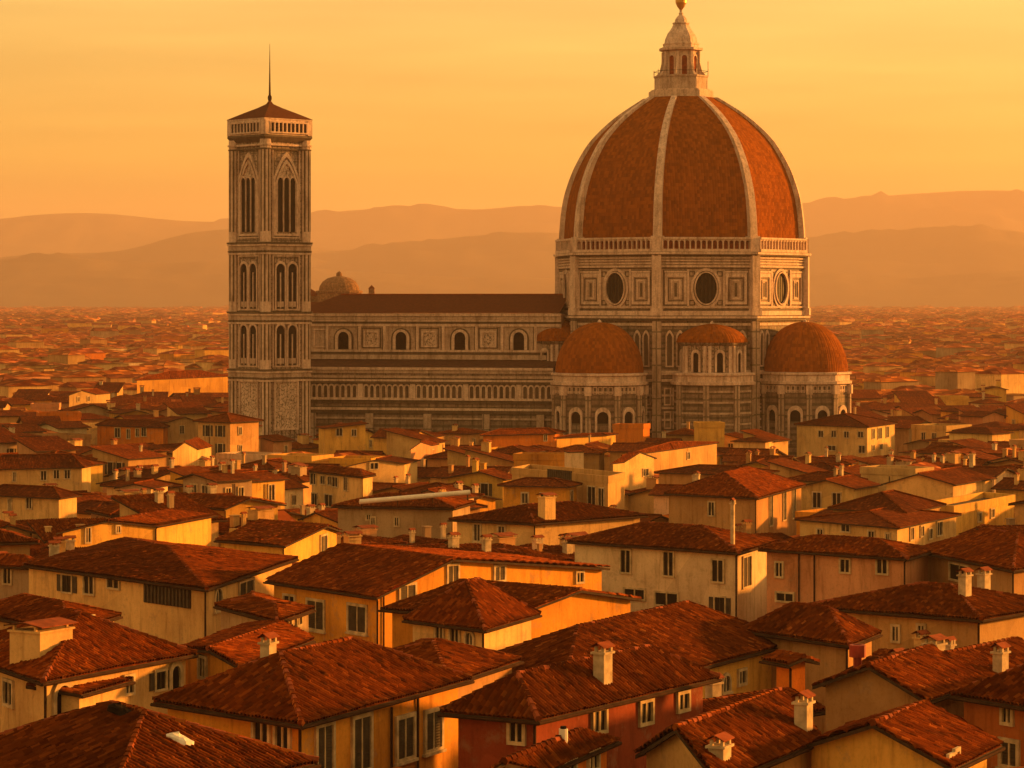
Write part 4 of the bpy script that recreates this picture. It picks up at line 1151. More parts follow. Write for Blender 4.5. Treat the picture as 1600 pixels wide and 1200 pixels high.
hand('the yellow gabled house', 'large yellow house with a long sloping gable and pale framed windows in the middle', (590, 932), (428, 908), (940, 888), 'ochre', 1018,
     [('R', 598, 975, 3, 95, 'pipe'), ('L', 494, 961, 25, 42, 'leaf'), ('L', 559, 967, 27, 40, 'leaf'), ('L', 453, 942, 16, 20, 'plain'), ('R', 636, 928, 22, 26, 'leaf'), ('R', 636, 974, 22, 40, 'leaf'), ('R', 707, 900, 15, 32, 'leaf'), ('R', 780, 896, 14, 20, 'leaf'), ('R', 905, 902, 10, 14, 'plain')],
     roof='gv', near=2, pitch=.27, f=.30, y=200)
hand('the little lean-to in front of the yellow gabled house', 'little grey house with low red roof set against the yellow gabled house', (432, 969), (345, 946), (482, 952), 'grey', 1005, [('R', 450, 975, 6, 14, 'plain'), ('R', 466, 968, 6, 14, 'plain')], near=2, pitch=.25, y=172)
hand('the small cream house with three dark openings', 'low cream house with three dark openings and wide eaves before the yellow gabled house', (754, 982), (645, 968), (830, 960), 'cream', 1005,
     [('L', 688, 990, 10, 20, 'plain'), ('L', 712, 993, 12, 20, 'plain'), ('L', 735, 998, 10, 18, 'arched')], near=2, pitch=.42, y=170)
hand('the yellow attic wing', 'low yellow attic wing whose curved gable peeps over the widest tiled roof', (785, 966), ('d', 9), (985, 936), 'ochre', 985, [], roof='gv', near=2, pitch=.30, f=.55, y=178)
hand('the tall pale house', 'tall pale plastered house with three dark windows and a slender lit chimney pole', (1149, 863), (898, 846), (1206, 846), 'white', 972,
     [('L', 978, 877, 14, 34, 'plain'), ('L', 1045, 881, 15, 36, 'plain'), ('L', 1122, 892, 17, 34, 'plain'), ('L', 1042, 936, 34, 18, 'plain'), ('L', 1125, 950, 15, 34, 'open'), ('L', 992, 928, 30, 14, 'plain'), ('R', 1166, 893, 12, 46, 'plain')],
     near=2, pitch=.36, y=238, chims=[(1148, 862, 7, 66, 1)])
hand('the pinkish house right of the tall pale house', 'pinkish plaster house with a low hip roof, right of the tall pale house', (1412, 872), (1198, 858), (1450, 860), 'pink', 950,
     [('L', 1273, 905, 2, 80, 'pipe'), ('L', 1249, 905, 2, 80, 'pipe'), ('L', 1321, 884, 13, 20, 'plain'), ('L', 1379, 885, 15, 22, 'plain'), ('L', 1227, 933, 26, 12, 'plain'), ('L', 1218, 890, 10, 20, 'plain')], near=2, pitch=.33, y=226)
hand('the big dark hip roof at the right edge', 'brown walled house with a heavy dark hip roof against the right edge', (1583, 890), (1437, 860), (1700, 872), 'tan', 940, [('L', 1500, 895, 30, 24, 'plain')], near=2, pitch=.5, y=218)
hand('the long two tier cream house', 'long cream two tier house with a sunlit side of small windows, far right', (1402, 824), (1250, 811), (1494, 804), 'cream', 866,
     [('L', 1362, 838, 9, 15), ('L', 1388, 841, 6, 14), ('L', 1322, 825, 13, 10), ('L', 1282, 831, 8, 8), ('R', 1424, 834, 5, 18), ('R', 1440, 830, 5, 14), ('R', 1453, 834, 5, 14), ('R', 1467, 826, 8, 20)], near=1, pitch=.12, y=292)
hand('the upper tier block', 'narrow upper storey of plain tan plaster rising behind the long two tier cream house', (1412, 801), (1302, 794), (1470, 789), 'beige', 812, [], near=1, pitch=.30, y=306)
hand('the blank sunlit party wall', 'brown roofed house with a tall blank pale party wall catching the sun', (1489, 757), (1385, 756), (1550, 747), 'cream', 792, [], roof='gu', near=1, pitch=.22, y=372)
hand('the sunlit terrace block', 'low bright terrace block with small dark openings below the blank party wall', (1490, 800), (1440, 795), (1585, 782), 'yellow', 822, [('R', 1530, 808, 5, 12), ('R', 1550, 802, 5, 12)], roof='flat', near=1, y=318)
hand('the big house with tall lit windows', 'large tan house with broad red roof and tall narrow openings on its lit side', (1180, 778), (1045, 771), (1252, 758), 'tan', 835,
     [('L', 1112, 795, 8, 20), ('R', 1204, 796, 5, 50), ('R', 1225, 790, 5, 44), ('R', 1240, 786, 5, 46)], near=2, pitch=.34, y=345)
hand('the low roof behind the tall lit windows', 'low brown house under a long thin roof behind the big tan house', (1170, 742), (1030, 738), (1210, 737), 'tan', 750, [], near=1, pitch=.3, y=400)
hand('the dark roofed terrace block', 'flat roofed block with a broad dark fascia over pale columns and an orange end wall', (950, 752), (800, 738), (976, 746), 'beige', 802,
     [('L', 826, 778, 8, 40), ('L', 850, 778, 14, 40, 'louvre'), ('L', 880, 778, 26, 36, 'plain'), ('L', 925, 778, 12, 34), ('L', 940, 780, 8, 34), ('L', 875, 745, 140, 22, 'louvre')], roof='flat', near=1, y=380)
hand('the cream house with two paired windows', 'cream house with two pairs of slim dark windows and a bright square chimney', (835, 818), (714, 812), (1000, 806), 'cream', 852,
     [('L', 746, 832, 9, 26, 'leaf'), ('L', 784, 834, 9, 22, 'leaf')], near=2, pitch=.36, y=292, chims=[(856, 838, 22, 34, 3)])
hand('the long stone house', 'long weathered stone house under a shallow roof that carries the white tube', (705, 794), (528, 791), ('d', 9), 'grey', 838, [('L', 583, 815, 5, 12), ('L', 620, 815, 4, 12), ('L', 576, 808, 4, 6)], near=2, pitch=.34, y=318)
hand('the cream house with five small windows', 'cream three storey house with five small dark windows left of the long stone house', (566, 745), (487, 736), (582, 742), 'cream', 795,
     [('L', 490, 748, 8, 16), ('L', 505, 750, 7, 12), ('L', 516, 751, 6, 12), ('L', 524, 753, 8, 14), ('L', 541, 756, 5, 20), ('L', 492, 780, 8, 18), ('L', 514, 782, 12, 18)], near=2, y=390)
hand('the cream gable with one window', 'cream gable house with a single dark square window behind the long stone house', (632, 724), (546, 728), (652, 719), 'cream', 755, [('L', 584, 728, 12, 9)], roof='gu', near=1, pitch=.30, y=440)
hand('the bright yellow pent roofed house', 'bright yellow house with a slanting pent roof and two windows below the nave', (508, 669), ('d', 7), (571, 'a', 14), 'yellow', 705, [('R', 530, 675, 9, 11), ('R', 553, 676, 6, 10)], roof='shedu', near=1, pitch=.14, y=540)
hand('the orange wall below the nave end', 'low orange house with a long plain wall just below the left tribune', (867, 677), (755, 680), (880, 675), 'orange', 696, [('L', 852, 684, 4, 9)], near=1, pitch=.2, y=545)
hand('the narrow lit wall', 'long thin sunlit yellow wall with a low roof in front of the left tribune', (948, 680), (870, 684), (962, 678), 'yellow', 690, [], near=1, pitch=.1, y=530)
hand('the square orange block', 'small square orange block directly below the left tribune windows', (1005, 668), (958, 668), (1015, 667), 'orange', 684, [], roof='flat', near=1, y=545)
hand('the yellow tower block', 'square pale yellow tower block with a flat top before the middle tribune', (1093, 666), ('d', 5), (1132, 'a', 8), 'yellow', 700, [], roof='flat', near=1, y=535)
hand('the four storey cream house', 'four storey cream house with rows of small windows below the right tribune', (1355, 667), (1245, 663), (1398, 661), 'cream', 712,
     [('L', 1283, 678, 7, 9), ('L', 1303, 678, 7, 9), ('L', 1323, 679, 7, 9), ('L', 1345, 679, 8, 9), ('L', 1300, 700, 12, 7), ('L', 1347, 702, 9, 11), ('R', 1364, 678, 4, 15), ('R', 1374, 677, 6, 16), ('R', 1386, 675, 4, 16), ('R', 1364, 700, 4, 8), ('R', 1376, 698, 5, 8)], near=1, pitch=.4, y=560)
hand('the cream house with three square windows', 'cream house with three square dark windows under a wide roof at far left', (128, 730), (-30, 733), (142, 727), 'cream', 768, [('L', 68, 743, 8, 14), ('L', 88, 741, 8, 13), ('L', 105, 741, 8, 13), ('L', 22, 745, 3, 14)], near=1, pitch=.36, y=445)
hand('the orange house with tall windows', 'orange house with four tall shaded windows far left below the bell tower', (255, 668), (152, 664), (262, 666), 'orange', 693, [('L', 184, 676, 8, 14), ('L', 201, 678, 5, 14), ('L', 215, 676, 5, 12), ('L', 225, 675, 7, 13)], near=1, pitch=.2, y=585)
hand('the crooked cream house', 'crooked narrow cream house with two little windows left of the dark loft block', (292, 701), (270, 706), (330, 697), 'cream', 728, [('L', 282, 710, 5, 8), ('R', 309, 701, 6, 8)], near=1, roof='gv', pitch=.3, y=500)
hand('the wide yellow gable', 'wide yellow gable wall with two faint windows in the left half of the town', (243, 822), (98, 832), (330, 806), 'yellow', 858, [('L', 137, 836, 6, 22, 'plain'), ('L', 184, 827, 5, 10, 'plain')], roof='gu', near=2, pitch=.42, y=288)
hand('the small white gable', 'small white gabled house above the wide yellow gable', (236, 762), (186, 762), (262, 757), 'white', 772, [], roof='gu', near=1, pitch=.42, y=385)
hand('the bright box on the roofs', 'bright cream box shaped stair house standing among red roofs left of centre', (366, 838), (361, 837), (391, 838), 'yellow', 866, [], roof='flat', near=1, y=272)
hand('the yellow house with one shuttered window', 'yellow pent roofed house with one shuttered window left of the long stone house', (442, 852), (345, 844), (526, 830), 'yellow', 872, [('R', 505, 850, 9, 24, 'leaf')], roof='gv', near=2, pitch=.30, f=.75, y=255)
hand('the red corner house at the bottom right', 'russet corner house with two shuttered windows at the bottom right edge', (1668, 1112), (1506, 1086), (1800, 1070), 'russet', 1200, [('L', 1575, 1116, 13, 24), ('L', 1578, 1178, 22, 36, 'leaf')], near=3, pitch=.4)
hand('the orange house at the bottom centre', 'orange house cut by the bottom edge with a white vent pipe on its roof', (848, 1206), (742, 1230), (948, 1163), 'orange', 1200, [('R', 888, 1200, 16, 24), ('R', 925, 1188, 14, 28)], near=3, pitch=.33, roof='gu', y=108, chims=[(882, 1162, 14, 22, 4)])
hand('the roof with the two clay capped chimneys', 'beige house with a sunlit orange tiled slope and a lit chimney at its lower edge', (1120, 1218), (1010, 1180), (1268, 1156), 'beige', 1200, [], near=3, roof='gu', pitch=.36, chims=[(1255, 1148, 28, 44, 0), (1128, 1190, 34, 20, 0)], y=108)
hand('the gable house at the bottom right', 'yellow gabled house with rough dark tiles and a small window in the bottom right corner', (1478, 1196), (1268, 1168), (1542, 1166), 'yellow', 1200, [('R', 1484, 1192, 7, 18), ('R', 1492, 1184, 4, 14)], near=3, roof='gu', pitch=.45, y=112)
hand('the mid brown gable roof', 'brown walled house with a plain dark gable roof left of the russet corner house', (1440, 1092), (1290, 1072), (1520, 1064), 'tan', 1110, [], near=3, roof='gu', pitch=.45, y=128, chims=[(1356, 1100, 14, 42, 2)])
hand('the roof with a round topped chimney', 'low brown house with tangled dark tiles behind the mid brown gable roof', (1545, 1070), (1430, 1046), (1640, 1048), 'tan', 1090, [], near=2, roof='gu', pitch=.42, y=138, chims=[(1467, 1062, 30, 26, 0), (1565, 1055, 22, 34, 0)])
hand('the cream house with a bare little window', 'cream house with one bare little window below a wide dark roof on the right', (1528, 967), (1276, 948), (1650, 946), 'beige', 1020, [('L', 1400, 990, 9, 22), ('L', 1440, 985, 8, 14)], near=2, pitch=.36, y=178, chims=[(1510, 934, 18, 34, 1), (1535, 934, 18, 34, 1)])
hand('the dark roof below the pinkish house', 'shadowy little house with a dark hip roof directly below the pinkish house', (1322, 1006), (1172, 985), (1362, 990), 'tan', 1030, [], near=2, pitch=.40, y=160)
hand('the little orange lit lodge', 'tiny orange lit lodge between the widest roof and the dark tangled tiles', (1236, 1036), ('d', 1.3), (1258, 'a', 30), 'orange', 1074, [], near=2, pitch=.3, y=146, roof='gv')
hand('the roof behind the ochre house', 'tan house with a low dark tiled roof tucked behind the front ochre house', (700, 1064), (560, 1036), (800, 1032), 'tan', 1070, [], near=3, pitch=.42, y=140)
hand('the red tiled terrace house', 'low house with a red tiled roof and pale parapet behind the arched doorway house', (105, 985), (-40, 955), (178, 962), 'cream', 1000, [('R', 140, 972, 8, 12)], near=2, pitch=.42, y=166)
hand('the grey house at the left edge', 'grey-cream house with vertical stains under a low roof at the left edge', (48, 886), (-60, 880), (62, 882), 'grey', 932, [('L', 12, 900, 10, 22)], near=2, pitch=.3, y=232)
hand('the shaded house with the grey door', 'cream and grey house in shade with pilasters below the three square windowed house', (92, 778), (-30, 772), (120, 774), 'cream', 812, [('L', 16, 790, 4, 22), ('L', 46, 786, 8, 16)], near=1, pitch=.3, y=345)
hand('the orange long building beyond', 'long low ochre building of small windows left of the bell tower, far off', (306, 590), (214, 594), (356, 588), (.50, .27, .055), 612, [('L', 232, 602, 3, 7), ('L', 246, 601, 3, 7), ('L', 262, 600, 3, 7), ('L', 278, 600, 3, 7), ('L', 292, 600, 3, 7), ('R', 320, 600, 3, 7), ('R', 332, 599, 3, 7), ('R', 343, 599, 3, 7)], near=1, pitch=.25, y=800)
hand('the cream block among small roofs', 'plain cream block with two small windows among far left roofs', (150, 616), (108, 618), (172, 614), (.50, .34, .15), 630, [('L', 122, 624, 3, 7), ('L', 138, 623, 3, 7)], near=1, roof='gu', pitch=.2, y=700)
hand('the white box room', 'small white roof room with a sloping top behind the dark roofed terrace block', (888, 706), ('d', 3), (912, 'a', 10), 'white', 727, [], roof='shedu', near=1, pitch=.02, y=432, ov=.1)
hand('the tan house behind the white box', 'tan house with stained walls behind the small white roof room', (1052, 702), (975, 712), (1120, 692), 'beige', 735, [('R', 1075, 712, 4, 10), ('L', 1000, 722, 4, 9)], near=1, pitch=.35, y=470, roof='hip')
hand('the yellow house behind the terrace block', 'yellow house with a curved looking roof edge just right of the dark roofed terrace block', (975, 722), (958, 724), (1022, 716), 'cream', 758, [('R', 1008, 738, 8, 10)], near=1, pitch=.33, roof='gv', y=425)
hand('the stained rendered gable', 'stained pinkish gable house left of the dark roofed terrace block', (652, 700), (642, 702), (684, 694), 'pink', 730, [('R', 676, 708, 3, 10)], near=1, roof='gv', pitch=.3, y=480)

HOUSES = [h for h in HOUSES]
for i, (h, vb, ref) in enumerate(HOUSES):
    name, label, cat, wall, near, rch = h.meta
    h.build(name, label, cat, wall, None, near, rch, seed=i + 11)
NHAND = len(HOUSES)

# ---- infill of the old town
def inside(h, x, y, m=0.0):
    d = np.array([x, y]) - h.C; M = np.array([h.A / h.la, h.B / h.lb]).T
    try: u, v = np.linalg.solve(M, d)
    except Exception: return False
    return -m < u < h.la + m and -m < v < h.lb + m
def overlaps(h, g, m=0.3):
    for fu in (0, .25, .5, .75, 1):
        for fv in (0, .25, .5, .75, 1):
            p = h.C + h.A * fu + h.B * fv
            if inside(g, p[0], p[1], m): return True
            p = g.C + g.A * fu + g.B * fv
            if inside(h, p[0], p[1], m): return True
    return False
def in_church(x, y, m=4):
    if (x - OX) ** 2 + (y - OY) ** 2 < (RD + 19 + m) ** 2: return True
    if -62 < x < 40 and 572 - m < y < 625: return True
    return False
spans = []                                        # (left, right, Y, visible bottom)
for h, vb, ref in HOUSES:
    s_ = h.sil(); xs = [p[0] for p in s_]; spans.append((min(xs), max(xs), h.C[1], vb))
spans.append((352, 495, 565, 640)); spans.append((485, 870, 575, 668)); spans.append((860, 1335, 552, 668))
DIST = [(-30, 28), (-12, 62), (8, 38), (30, 55)]
fills = []
rf = random.Random(41)
y = 103.0; row = 0
while y < 760:
    step = 10.5 if y < 250 else (8.8 if y < 450 else 10.5)
    x = -0.5 * .40 * y - 10 + rf.uniform(-6, 0)
    while x < 0.5 * .40 * y + 6:
        w = rf.uniform(6, 11) * (1.0 if y < 450 else 1.12)
        cx = x + w / 2; cy = y + rf.uniform(-3, 3)
        zone = math.sin(cx * .021 + 1.3) + math.cos(cy * .013)
        th = R_(38 + zone * 20 + rf.uniform(-9, 9))
        dpt = rf.uniform(6, 9.5)
        la, lb = (w * .8, dpt) if rf.random() < .5 else (dpt, w * .8)
        A = np.array([math.cos(th), math.sin(th)]) * la; B = np.array([-math.sin(th), math.cos(th)]) * lb
        C = np.array([cx, cy]) - (A + B) / 2
        x += w * rf.uniform(.98, 1.12)
        z = z_nom(C[1]) + rf.gauss(0, 1.35) - (.5 if y < 300 else 0)
        roof = rf.choices(['hip', 'gu', 'gv', 'shed', 'flat'], [30, 26, 26, 11, 7])[0]
        h = House(C, A, B, z, roof, rf.uniform(.2, .3), rf.uniform(.45, .75), rf.choice([.5, .5, .4, .6]))
        ok = True
        if in_church(cx, cy): continue
        for g, _, _ in HOUSES[:NHAND]:
            if abs(g.C[1] - C[1]) < 60 and overlaps(h, g): ok = False; break
        if not ok: continue
        s_ = h.sil(); x0 = min(p[0] for p in s_); x1 = max(p[0] for p in s_); top = min(p[1] for p in s_)
        if x1 < -30 or x0 > 1630: continue
        need = 0
        for (a, b, Y, vb) in spans:
            if Y > C[1] + 1 and a < x1 - 2 and b > x0 + 2 and vb > top: need = max(need, vb)
        if need:
            dz = (need - top) * (C[1] + 4) / FP
            if h.z - dz < gz(C[1]) + 3.5: continue
            h.z -= dz; h.setup()
        h.th = th
        fills.append(h)
    y += step; row += 1

# ---- which of them the picture shows: painter's order into a coarse grid of ids
GW, GH = 800, 600
idb = np.full((GH, GW), -1, int)
allh = [(h, i) for i, (h, _, _) in enumerate(HOUSES)] + [(h, NHAND + i) for i, h in enumerate(fills)]
def paint(hpts, ident):
    xs = np.array([p[0] for p in hpts]) / 2; ys = np.array([p[1] for p in hpts]) / 2
    a, b = int(max(0, math.floor(xs.min()))), int(min(GW - 1, math.ceil(xs.max())))
    n = len(xs)
    for c in range(a, b + 1):
        lo, hi = 1e9, -1e9
        for i in range(n):
            j = (i + 1) % n; x0, x1 = xs[i], xs[j]
            if (x0 - c) * (x1 - c) <= 0 and x0 != x1:
                yv = ys[i] + (ys[j] - ys[i]) * (c - x0) / (x1 - x0); lo = min(lo, yv); hi = max(hi, yv)
        if hi > lo: idb[max(0, int(round(lo))):max(0, min(GH, int(round(hi)))), c] = ident
church = [([(352, 660), (352, 184), (491, 184), (491, 660)], -2, 585), ([(485, 700), (485, 490), (545, 460), (870, 460), (870, 700)], -2, 592), ([(866, 760), (866, 380), (1010, 150), (1109, 150), (1262, 380), (1330, 590), (1330, 760)], -2, 560)]
todo = [(h.centre()[1], h.sil(), i) for h, i in allh] + [(Y, p, k) for p, k, Y in church]
for _, p, i in sorted(todo, key=lambda t: -t[0]): paint(p, i)
cnt = np.bincount(idb[idb >= 0].ravel(), minlength=len(allh))
order = sorted(range(len(fills)), key=lambda i: -cnt[NHAND + i])
keep = [i for i in order if cnt[NHAND + i] >= 8][:296 - NHAND]
left_over = [fills[i] for i in order if i not in set(keep)]
print('hand', NHAND, 'fills', len(fills), 'kept', len(keep), 'leftover', len(left_over), 'smallest', cnt[NHAND + keep[-1]])

# ---- names for what they look like and where they stand
REFS = []
for i, (h, vb, ref) in enumerate(HOUSES):
    yy, xx = np.nonzero(idb == i)
    if len(xx) > 20: REFS.append((xx.mean() * 2, yy.mean() * 2, ref))
REFS += [(420, 640, 'the bell tower foot'), (680, 640, 'the middle of the long nave'), (930, 640, 'the left tribune'), (1115, 650, 'the middle tribune'), (1260, 640, 'the right tribune')]
labels = {}
cand = []
for i in keep:
    h = fills[i]; yy, xx = np.nonzero(idb == NHAND + i); px, py = xx.mean() * 2, yy.mean() * 2
    rr = random.Random(500 + i)
    wall = rr.choices(['cream', 'yellow', 'beige', 'ochre', 'white', 'orange', 'grey', 'tan', 'pink'], [24, 17, 17, 11, 7, 5, 9, 9, 5])[0]
    if h.C[1] < 135: wall = rr.choice(['ochre', 'tan', 'beige'])
    size = 'small' if h.la * h.lb < 52 else ('large' if h.la * h.lb > 85 else '')
    kind = {'hip': 'hip roofed', 'gu': 'gabled', 'gv': 'gabled', 'shed': 'pent roofed', 'flat': 'flat topped'}[h.roof]
    nch = rr.choices([0, 1, 2, 3], [3, 4, 3, 1])[0] if h.C[1] < 450 else (1 if rr.random() < .3 else 0)
    if h.roof == 'flat' or h.C[1] < 125: nch = 0
    near = 3 if h.C[1] < 150 else (2 if h.C[1] < 330 else (1 if h.C[1] < 520 else 0))
    refs = sorted(REFS, key=lambda r: math.hypot(r[0] - px, (r[1] - py) * 2.2))[:3]
    def rel(r):
        dx, dy = px - r[0], py - r[1]
        if abs(dx) > abs(dy) * 1.6: return ('right of ' if dx > 0 else 'left of ')
        v = 'above ' if dy < 0 else 'below '
        return v
    wcn = {'tan': 'brown', 'pink': 'pinkish'}.get(wall, wall)
    base = ' '.join(x for x in (size, wcn, kind, 'house') if x)
    key = None
    for r in refs:
        k = base + ' ' + rel(r) + r[2]
        if k not in labels: key = k; break
    if key is None:
        for r in refs:
            k = base + ' further ' + rel(r) + r[2]
            if k not in labels: key = k; break
    if key is None:
        k = base + ' set between ' + refs[0][2] + ' and ' + refs[1][2]
        key = k
    labels.setdefault(key, []).append((px, py))
    cand.append((i, key, wall, nch, near, px, py))
cnts = {}
for c in cand: cnts.setdefault(c[1], []).append(c)
final = {}
for k, lst in cnts.items():
    if len(lst) == 1: final[lst[0][0]] = k
    else:
        lst.sort(key=lambda c: c[5])
        for n, c in enumerate(lst):
            final[c[0]] = ('leftmost ', 'second ', 'third ', 'fourth ', 'fifth ')[min(n, 4)] + k
def words16(s): 
    w = s.split()
    return s if len(w) <= 16 else ' '.join(x for x in w if x not in ('with', 'its', 'just', 'set'))
for (i, key, wall, nch, near, px, py) in cand:
    h = fills[i]; rr = random.Random(900 + i)
    base = COL[wall]; j = rr.uniform(.82, 1.1); c = tuple(min(.85, v * j * rr.uniform(.94, 1.06)) for v in base)
    # windows where the picture would show them
    n = 0
    if h.C[1] < 700:
        for side, ln, sg in (('R', h.la, 1), ('L', h.lb, -1)):
            F, phi, U, N = h.wallF(side)
            if rr.random() < .06: continue
            sp = rr.uniform(1.9, 3.1); k = max(1, int((ln - 1.6) / sp)); off = (ln - (k - 1) * sp) / 2
            wd, ht = rr.choice([(.9, 1.6), (1.0, 1.8), (.8, 1.3), (1.1, 2.0)]); kd = rr.choice(['plain', 'leaf', 'plain', 'open']) if near >= 1 else 'plain'
            for fl in range(3):
                z = h.z - 1.7 - fl * 3.3
                if z < h.g + 2: break
                for q in range(k):
                    u = sg * (off + q * sp)
                    if rr.random() < .16: continue
                    X, Y, _ = F(u, 0, z); gx, gy = int(PX(X, Y) / 2), int(PY(z, Y) / 2)
                    if 0 <= gx < GW and 0 <= gy < GH and idb[gy, gx] == NHAND + i and n < 16:
                        h.wins.append((side, u, z, wd, ht, kd)); n += 1
    if near >= 1 and rr.random() < .5: h.wins.append((rr.choice('RL'), 0, h.z - 4, 1, 7.0, 'pipe')); s_ = h.wins[-1]; h.wins[-1] = (s_[0], (1 if s_[0] == 'R' else -1) * rr.uniform(.25, .9) * (h.la if s_[0] == 'R' else h.lb), *s_[2:])
    if len(words16(final[i]).split()) > 16: print('STAT long', words16(final[i]))
    h.build('house', words16(final[i]), 'house', c, 'old town houses packed under terracotta roofs', near, nch, seed=i + 2000, chimcol=rr.choice([COL['cream'], COL['beige'], COL['grey'], COL['tan'], c]))

# sub-parts of the roofs sit in the same frame as the roof
bpy.context.view_layer.update()
for o in col.objects:
    if o.parent is not None and o.parent.parent is not None and o.name.split('.')[0] in ('chimney', 'ridge'):
        o.location = (0, 0, 0)

# ------------------------------------------------------------------ the far city: one mass
def far_city(extra):
    r = np.random.RandomState(12)
    P = []   # cx, cy, half a, half b, angle, zeave, rise, axis
    for h in extra:
        c = h.centre()
        if in_church(c[0], c[1], 0): continue
        P.append((c[0], c[1], h.la / 2, h.lb / 2, math.atan2(h.A[1], h.A[0]), h.z, h.rise if h.roof != 'flat' else 0, 0))
    y = 100.0
    while y < 765:                                # the streets that carry on to either side
        for sg in (-1, 1):
            x = .186 * y + 13
            while x < .186 * y + 75:
                w = r.uniform(9, 16); d = r.uniform(8, 12)
                P.append((sg * (x + w / 2), y + r.uniform(-2, 2), w / 2, d / 2, math.radians(25 + r.uniform(-12, 12)), z_nom(y) + r.normal(0, 1) - 1, min(w, d) * .14, r.rand() < .4))
                x += w * 1.02
        y += 12
    y = 765.0
    while y < 9000:
        s = 12 + (y - 700) * .0040
        x = -(.24 * y + 60)
        while x < .24 * y + 60:
            w = s * r.uniform(.55, 1.35); d = s * r.uniform(.6, 1.1)
            cx, cy = x + w / 2, y + r.uniform(-.3, .3) * s
            tall = r.rand() < (.05 + min(.07, (y - 700) * 3e-5))
            z = 13.8 + r.normal(0, 2.4) + (r.uniform(1.5, 5) if tall else 0)
            if y > 2500: z = min(z, 21)
            ang = math.radians(18 + 25 * math.sin(cx * .004 + cy * .002) + r.uniform(-8, 8))
            flat = r.rand() < .07
            P.append((cx, cy, w / 2 * .97, d / 2 * .97, ang, z, 0 if flat else min(w, d) * .5 * r.uniform(.26, .36), r.rand() < .35))
            x += w * 1.02
        y += s * 1.05
    P = np.array(P, float); n = len(P)
    cx, cy, a, b, an, z, rise, ax = P.T
    ca, sa = np.cos(an), np.sin(an)
    def pt(u, v, zz): return np.stack([cx + u * ca - v * sa, cy + u * sa + v * ca, zz], 1)
    sw = ax > .5
    z0 = np.array([gz(q) - 1.0 for q in cy])
    zr = z + rise
    # ridge ends (hip a little)
    inset = np.where(rise > 0, np.where((np.arange(n) % 3) == 0, 0.0, .8), .0)
    ra_u = np.where(sw, 0, a - inset * b); ra_v = np.where(sw, b - inset * a, 0)
    ra_u = np.maximum(ra_u, 0); ra_v = np.maximum(ra_v, 0)
    V = [pt(-a, -b, z0), pt(a, -b, z0), pt(a, b, z0), pt(-a, b, z0), pt(-a, -b, z), pt(a, -b, z), pt(a, b, z), pt(-a, b, z),
         pt(np.where(sw, 0, -ra_u), np.where(sw, -ra_v, 0), zr), pt(np.where(sw, 0, ra_u), np.where(sw, ra_v, 0), zr)]
    # roof rim a little wider than the walls
    o = .45; V += [pt(-a - o, -b - o, z), pt(a + o, -b - o, z), pt(a + o, b + o, z), pt(-a - o, b + o, z)]
    verts = np.stack(V, 1).reshape(-1, 3); k = 14
    walls = [(0, 1, 5, 4), (1, 2, 6, 5), (2, 3, 7, 6), (3, 0, 4, 7)]
    # long-axis-u roofs: slopes front, right, back, left
    RU = [(10, 11, 9, 8), (11, 12, 9, 9), (12, 13, 8, 9), (13, 10, 8, 8)]
    RV = [(10, 11, 8, 8), (11, 12, 9, 8), (12, 13, 9, 9), (13, 10, 8, 9)]
    base = np.arange(n) * k
    faces = []; mi = []; hid = []; rg = r
    wc = np.array([COL['cream'], COL['yellow'], COL['beige'], COL['ochre'], COL['white'], COL['orange'], COL['grey'], COL['tan'], COL['pink']])
    wcol = wc[r.choice(9, n, p=[.18, .12, .20, .09, .05, .06, .12, .13, .05])] * r.uniform(.8, 1.1, (n, 1))
    rcol = np.stack([r.uniform(1.1, 2.6, n)] * 3, 1) * np.stack([np.ones(n), r.uniform(1.0, 1.4, n), r.uniform(1.2, 2.6, n)], 1)
    rcol[rise == 0] = r.uniform(.6, 2.2, ((rise == 0).sum(), 1)) * np.array([1., 1.9, 3.0])
    colors = []
    for w in walls: faces.append(base[:, None] + np.array(w)); mi.append(np.zeros(n, int)); colors.append(wcol)
    for fu, fv in zip(RU, RV):
        q = np.where(sw[:, None], base[:, None] + np.array(fv), base[:, None] + np.array(fu))
        faces.append(q); mi.append(np.ones(n, int)); colors.append(rcol)
    F = np.concatenate(faces); M = np.concatenate(mi); Cc = np.concatenate(colors)
    fl = [tuple(dict.fromkeys(q)) for q in F.tolist()]
    okf = [i for i, q in enumerate(fl) if len(q) > 2]
    me = bpy.data.meshes.new('far_city'); me.from_pydata(verts.tolist(), [], [fl[i] for i in okf])
    me.materials.append(MAT['city_wall']); me.materials.append(MAT['city_roof'])
    me.polygons.foreach_set('material_index', M[okf].tolist())
    uvl = me.uv_layers.new(name='UVMap')
    ca_ = me.color_attributes.new('Col', 'FLOAT_COLOR', 'CORNER')
    co = verts
    li = np.zeros(len(me.loops), np.int32); me.loops.foreach_get('vertex_index', li)
    uvl.data.foreach_set('uv', np.stack([co[li, 0], co[li, 1]], 1).astype(np.float32).ravel())
    lens = np.array([len(fl[i]) for i in okf]); cc = np.repeat(Cc[okf], lens, axis=0)
    ca_.data.foreach_set('color', np.concatenate([cc, np.ones((len(cc), 1))], 1).astype(np.float32).ravel())
    ob = link('far_city', me); ob['kind'] = 'stuff'; print('far houses', n)
far_city(left_over)
